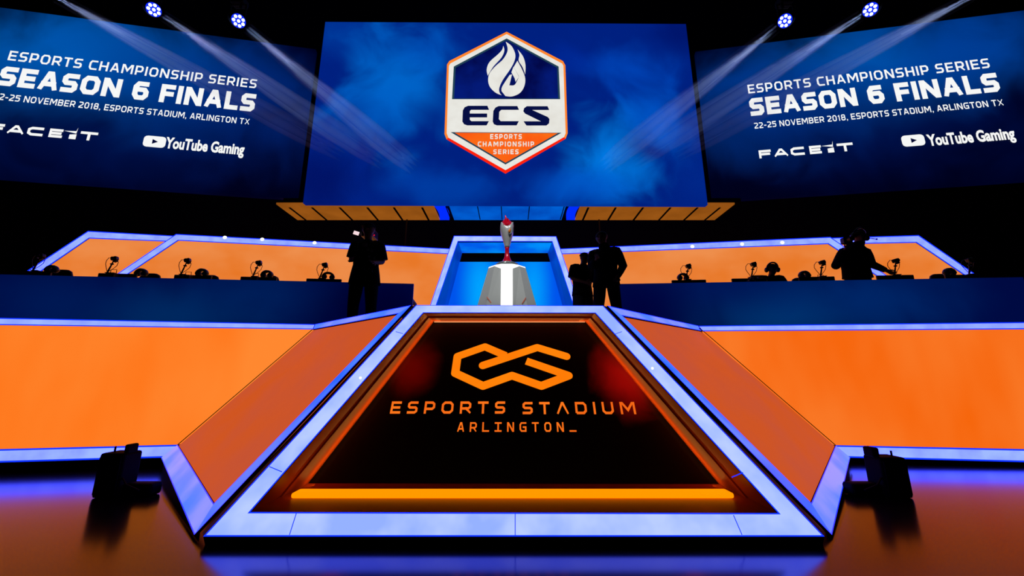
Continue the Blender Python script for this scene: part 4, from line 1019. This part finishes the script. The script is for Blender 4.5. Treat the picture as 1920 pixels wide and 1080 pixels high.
for a in (.5, 2.6, 4.7):
    b = MB(); b.tube([(vc.x + .08, 6.95, vc.z - .4), (vc.x + .08 + .35 * math.cos(a), 6.95 + .3 * math.sin(a), STAGE)], .018, 0, 8); obj('leg', b, M['plastic'], vcam)

# the two people right of the alcove
Y2 = 6.45; x = at_y(1091, 520, Y2).x
person('shorter person in T-shirt and shorts leaning towards the taller person, right of the alcove', (x, Y2, STAGE - .012), 1.63, 0.35,
    {'chest': (0, -.02, 1.27), 'neck': (.01, -.05, 1.46), 'head': (.015, -.10, 1.56), 'crown': (.015, -.12, 1.63), 'shL': (-.18, -.02, 1.43), 'shR': (.18, -.02, 1.43), 'elL': (-.22, -.03, 1.17), 'wrL': (-.08, -.22, 1.08), 'elR': (.24, -.06, 1.12), 'wrR': (.19, -.24, 1.0)}, 'short', 0.05, pants='short')
Y3 = 5.95; x = at_y(1136, 520, Y3).x
person('tall person in dark jacket standing with legs apart at the right desk end', (x, Y3, STAGE - .012), 1.80, -0.5,
    {'chest': (0, 0, 1.28), 'shL': (-.19, .0, 1.42), 'elL': (-.17, -.12, 1.16), 'wrL': (-.06, -.26, 1.2), 'elR': (.25, .06, 1.14), 'wrR': (.2, -.1, .95), 'knL': (-.13, -.02, .5), 'anL': (-.16, .02, .09), 'toL': (-.17, -.14, .04), 'knR': (.14, -.02, .5), 'anR': (.19, .02, .09), 'toR': (.21, -.14, .04), 'head': (-.02, -.05, 1.60), 'crown': (-.02, -.04, 1.68)}, 'long', 0.08)

# the person leaning over the right desk
Y4 = 6.70; p4 = at_y(1602, 490, Y4)
t4, sh4, W4, k4, hc4, hd4, fw4, rt4 = person('person in black leaning over the right desk between stations, one elbow out', (p4.x, Y4, RISE), 1.90, 0.0,
    {'waist': (.0, 0, 1.08), 'chest': (-.02, -.04, 1.27), 'neck': (.0, -.1, 1.44), 'head': (.03, -.15, 1.57), 'crown': (.04, -.16, 1.65), 'shL': (-.19, -.05, 1.40), 'shR': (.17, -.05, 1.40),
     'elL': (-.36, -.06, 1.12), 'wrL': (-.28, -.20, 1.34), 'elR': (.25, -.02, 1.15), 'wrR': (.31, -.17, 1.01)}, 'long', 0.0, hair='short', bulk=1.22)
b = MB()
hp = [hc4 + rt4 * (.108 * k4 * math.cos(a)) + hd4 * (.02 + .125 * math.sin(a)) * k4 for a in [math.pi * q / 12 for q in range(13)]]
b.tube(hp, .014, 0, 8)
for s_ in (-1, 1): b.ball(hc4 + rt4 * s_ * .11 * k4, (.035, .045, .05))
b.tube([hc4 + rt4 * .11 * k4, hc4 + rt4 * .16 * k4 + fw4 * .03 - hd4 * .0, hc4 + rt4 * .22 * k4 + fw4 * .05], .007, 0, 6); b.ball(hc4 + rt4 * .225 * k4 + fw4 * .05, .014)
obj('headphones', b, M['plastic'], t4, True)
# a camera held up in the bent hand
hh = W4['wrL'] + Vector((-.02, -.02, .08))
hc_ = thing('hand_camera', 'black camera held up by the person leaning over the right desk', 'camera', tuple(hh))
b = MB(); b.box(tuple(hh + Vector((0, -.05, .05))), (.15, .09, .11), bev=.015); hb = obj('camera_body', b, M['plastic'], hc_)
b = MB(); b.tube([hh + Vector((-.01, -.09, .05)), hh + Vector((-.01, -.18, .05))], [.04, .045], 0, 14); obj('lens', b, M['black_gloss'], hc_)

# seated player with headphones
Dk = DESK[1]; p5 = behind(1, 1443, 505, .80)
hz = p5.z - .0
s5 = 1.0
seat = .47
t5, sh5, W5, k5, hc5, hd5, fw5, rt5 = person('person in cap and big headphones seated behind the right desk', (p5.x, p5.y, behind(1, 1443, 507, .80).z - 1.17 * .9), 1.575, Dk['rot'],
    {'pelvis': (0, .1, .58), 'waist': (0, .08, .71), 'chest': (0, .04, .90), 'neck': (0, -.02, 1.06), 'head': (0, -.09, 1.17), 'crown': (0, -.09, 1.25), 'shL': (-.19, .0, 1.05), 'shR': (.19, .0, 1.05),
     'elL': (-.26, -.02, .80), 'wrL': (-.14, -.24, .80), 'elR': (.26, -.02, .80), 'wrR': (.14, -.24, .80), 'hiL': (-.09, .08, .57), 'hiR': (.09, .08, .57), 'knL': (-.13, -.34, .53), 'knR': (.13, -.34, .53), 'anL': (-.13, -.30, .10), 'anR': (.13, -.30, .10), 'toL': (-.13, -.45, .05), 'toR': (.13, -.45, .05)}, 'short', hair='cap')
b = MB(); hp = [hc5 + rt5 * (.095 * math.cos(a)) + hd5 * (.01 + .11 * math.sin(a)) for a in [math.pi * q / 12 for q in range(13)]]
b.tube(hp, .014, 0, 8)
for s_ in (-1, 1): b.ball(hc5 + rt5 * s_ * .098 - hd5 * .012, (.03, .045, .046))
obj('headphones', b, M['plastic'], t5, True)
cpos = Vector((p5.x, p5.y, 0)) + Matrix.Rotation(Dk['rot'], 3, 'Z') @ Vector((0, .12, 0))
place('chair', make_chair, 'black gaming chair under the seated person with headphones', (cpos.x, cpos.y, RISE), Dk['rot'], 'gaming chairs behind the desks').scale = (.9, .9, 1.0)

# ------------------------------------------------------------------ black speakers on the floor
def floor_box(sg):
    Y = 2.82
    dp = .14
    if sg < 0: x0, x1, xa, xb = -0.970 * Y, -0.868 * (Y + dp), -0.922 * Y, -0.880 * (Y + .1)
    else: x0, x1, xa, xb = 0.823 * (Y + dp), 0.926 * Y, 0.826 * (Y + .1), 0.872 * Y
    top = at_y(220 if sg < 0 else 1670, 850 if sg < 0 else 858, Y).z; cap = at_y(220 if sg < 0 else 1630, 836 if sg < 0 else 842, Y).z
    t = thing('floor_speaker', 'black upright speaker box on the floor before the %s orange stage wall' % ('left' if sg < 0 else 'right'), 'speaker', ((x0 + x1) / 2, Y + dp / 2, 0), 'black speakers on the floor')
    b = MB(); b.box(((x0 + x1) / 2, Y + dp / 2, top / 2), (x1 - x0, dp, top), bev=.015); obj('cabinet', b, M['toe'], t)
    b = MB(); b.box(((x0 + x1) / 2, Y - .003, top / 2), ((x1 - x0) * .86, .012, top * .84), bev=.004); obj('grille', b, M['toe'], t)
    b = MB(); b.box(((xa + xb) / 2, Y + .06, (top + cap) / 2), (xb - xa, .08, cap - top + .01), bev=.01); obj('top_bracket', b, M['toe'], t)
    b = MB(); xs = x1 if sg < 0 else x0; b.box((xs - sg * .09, Y + .08, .04), (.20, .1, .08), bev=.02); obj('side_foot', b, M['toe'], t)
    xw = x0 + .05 if sg < 0 else x1 - .05
    b = MB(); b.tube([(xs, Y + .02, .12), (xs - sg * .06, Y - .01, .085), (xs - sg * .14, Y, .05)], .006, 0, 6); obj('cable', b, M['black'], t)
    b = MB(); b.tube([(xw, Y + .05, top), (xw, Y + .05, top + .035)], .006, 0, 6); obj('pin', b, M['black'], t)
floor_box(-1); floor_box(1)

# ------------------------------------------------------------------ moving lights, truss and beams in the haze
haze = bpy.data.materials.new('stage_haze'); haze.use_nodes = True
nt = haze.node_tree; nt.nodes.remove(nt.nodes['Principled BSDF'])
vs = nt.nodes.new('ShaderNodeVolumeScatter'); vs.inputs['Density'].default_value = 0.7; vs.inputs['Color'].default_value = (.9, .93, 1, 1); vs.inputs['Anisotropy'].default_value = 0.0
nt.links.new(vs.outputs[0], nt.nodes['Material Output'].inputs['Volume'])
YF = 5.4
fixtures = []
for px, py, lb in ((447, 39, 'blue moving light over the left text screen, nearer the big screen'), (288, 18, 'blue moving light over the left text screen, nearer the photo edge'), (85, -16, 'blue moving light out past the top left corner'),
                   (1472, 39, 'blue moving light over the right text screen, nearer the big screen'), (1632, 18, 'blue moving light over the right text screen, nearer the photo edge'), (1840, -16, 'blue moving light out past the top right corner')):
    fixtures.append((at_y(px, py, YF), lb))
aim = CAMV + (Vector((px0, YT, STAGE + 1.2)) - CAMV) * 1.42
BEAM_E = 900
for i, (p, lb) in enumerate(fixtures):
    d = (aim - p).normalized(); q = d.to_track_quat('Z', 'Y').to_matrix()
    fw_ = (CAMV - p).normalized(); face = (d * .35 + fw_ * .65).normalized(); qf = face.to_track_quat('Z', 'Y').to_matrix()
    t = thing('moving_light', lb, 'stage light', tuple(p), 'moving lights above the side screens')
    b = MB(); b.rings_z([(-.22, .06, .06), (-.18, .10, .10), (-.04, .115, .115), (0, .108, .108)], 0, 20); b.v = [p + qf @ v for v in b.v]; hd_ = obj('lamp_head', b, M['black_gloss'], t, True)
    b = MB(); b.rings_z([(.001, .104, .104), (.006, .104, .104)], 0, 24); b.v = [p + qf @ v for v in b.v]; obj('blue_ring', b, M['lens_blue'], hd_, label='glowing blue face ring')
    for k in range(8):
        c = Vector((0, 0, .01)) if k == 7 else Vector((.07 * math.cos(2 * math.pi * k / 7), .07 * math.sin(2 * math.pi * k / 7), .01))
        b = MB(); b.ball(tuple(c), (.024, .024, .010), 0, 10, 6); b.v = [p + qf @ v for v in b.v]; obj('lens', b, M['lens_white'], hd_, True, label='white LED lens')
    b = MB(); s_ = Vector((.13, 0, 0)); u_ = Vector((0, 0, .28))
    cc = p - qf @ Vector((0, 0, .1)); b.tube([cc - s_, cc - s_ + u_, cc + s_ + u_, cc + s_], .016, 0, 8); obj('yoke', b, M['black'], t)
    b = MB(); b.box(tuple(cc + u_ + Vector((0, 0, .06))), (.22, .16, .12), bev=.02); obj('base', b, M['black'], t)
    # beam: the fixture lights four thin streaks of haze that drift apart and thin out
    n0 = d.cross(fw_).normalized(); n1 = d.cross(n0)
    spot('beam_light', p + d * .06, p + d * 5, BEAM_E, (.44, .56, 1.0), 9, .4, .03)
    Lb = (aim - p).length * .60
    b = MB()
    for o_, o2, r_ in ((-.082, .0, .8), (-.03, .03, 1.15), (.022, -.03, 1.0), (.078, .01, 1.1)):
        P_, R_ = [], []
        for f, rr in ((.0, .016), (.08, .026), (.2, .040), (.4, .062), (.6, .082), (.76, .090), (.9, .066), (1.0, .010)):
            P_.append(p + d * (.16 + Lb * f) + (n0 * o_ + n1 * o2) * (1 + .55 * f)); R_.append(rr * r_)
        b.tube(P_, R_, 0, 12)
    ho = obj('haze_beam', b, haze)
    tag(ho, 'pale blue beam of light slanting down through haze from the ' + lb, 'light beam', kind='stuff')
for sg in (-1, 1):
    ps = [f[0] for f in fixtures if (f[0].x < 0) == (sg < 0)]
    ztr = max(p.z for p in ps) + .62
    t = thing('lighting_truss', 'black lighting truss carrying the blue moving lights on the %s' % ('left' if sg < 0 else 'right'), 'truss', (ps[0].x, YF, ztr))
    xa, xb = sg * 3.2, sg * 12.0
    for dy, dz in ((-.14, 0), (.14, 0), (0, .24)):
        b = MB(); b.tube([(xa, YF + .05 + dy, ztr + dz), (xb, YF + .05 + dy, ztr + dz)], .024, 0, 8); obj('chord', b, M['black'], t)
    b = MB()
    for k in range(20):
        x_0 = xa + (xb - xa) * k / 20; x_1 = xa + (xb - xa) * (k + .5) / 20; x_2 = xa + (xb - xa) * (k + 1) / 20
        for dy in (-.14, .14): b.tube([(x_0, YF + .05 + dy, ztr), (x_1, YF + .05, ztr + .24), (x_2, YF + .05 + dy, ztr)], .010, 0, 5)
    obj('lattice', b, M['black'], t)
    for xx in (xa + sg * .8, xb - sg * .8):
        b = MB(); b.tube([(xx, YF + .05, ztr + .24), (xx, YF + .05, RZ)], .012, 0, 6); obj('hanging_cable', b, M['black'], t)
    for p in ps:
        b = MB(); b.tube([(p.x, YF + .0, p.z + .25), (p.x, YF + .0, ztr)], .02, 0, 8); obj('drop_pipe', b, M['black'], t)
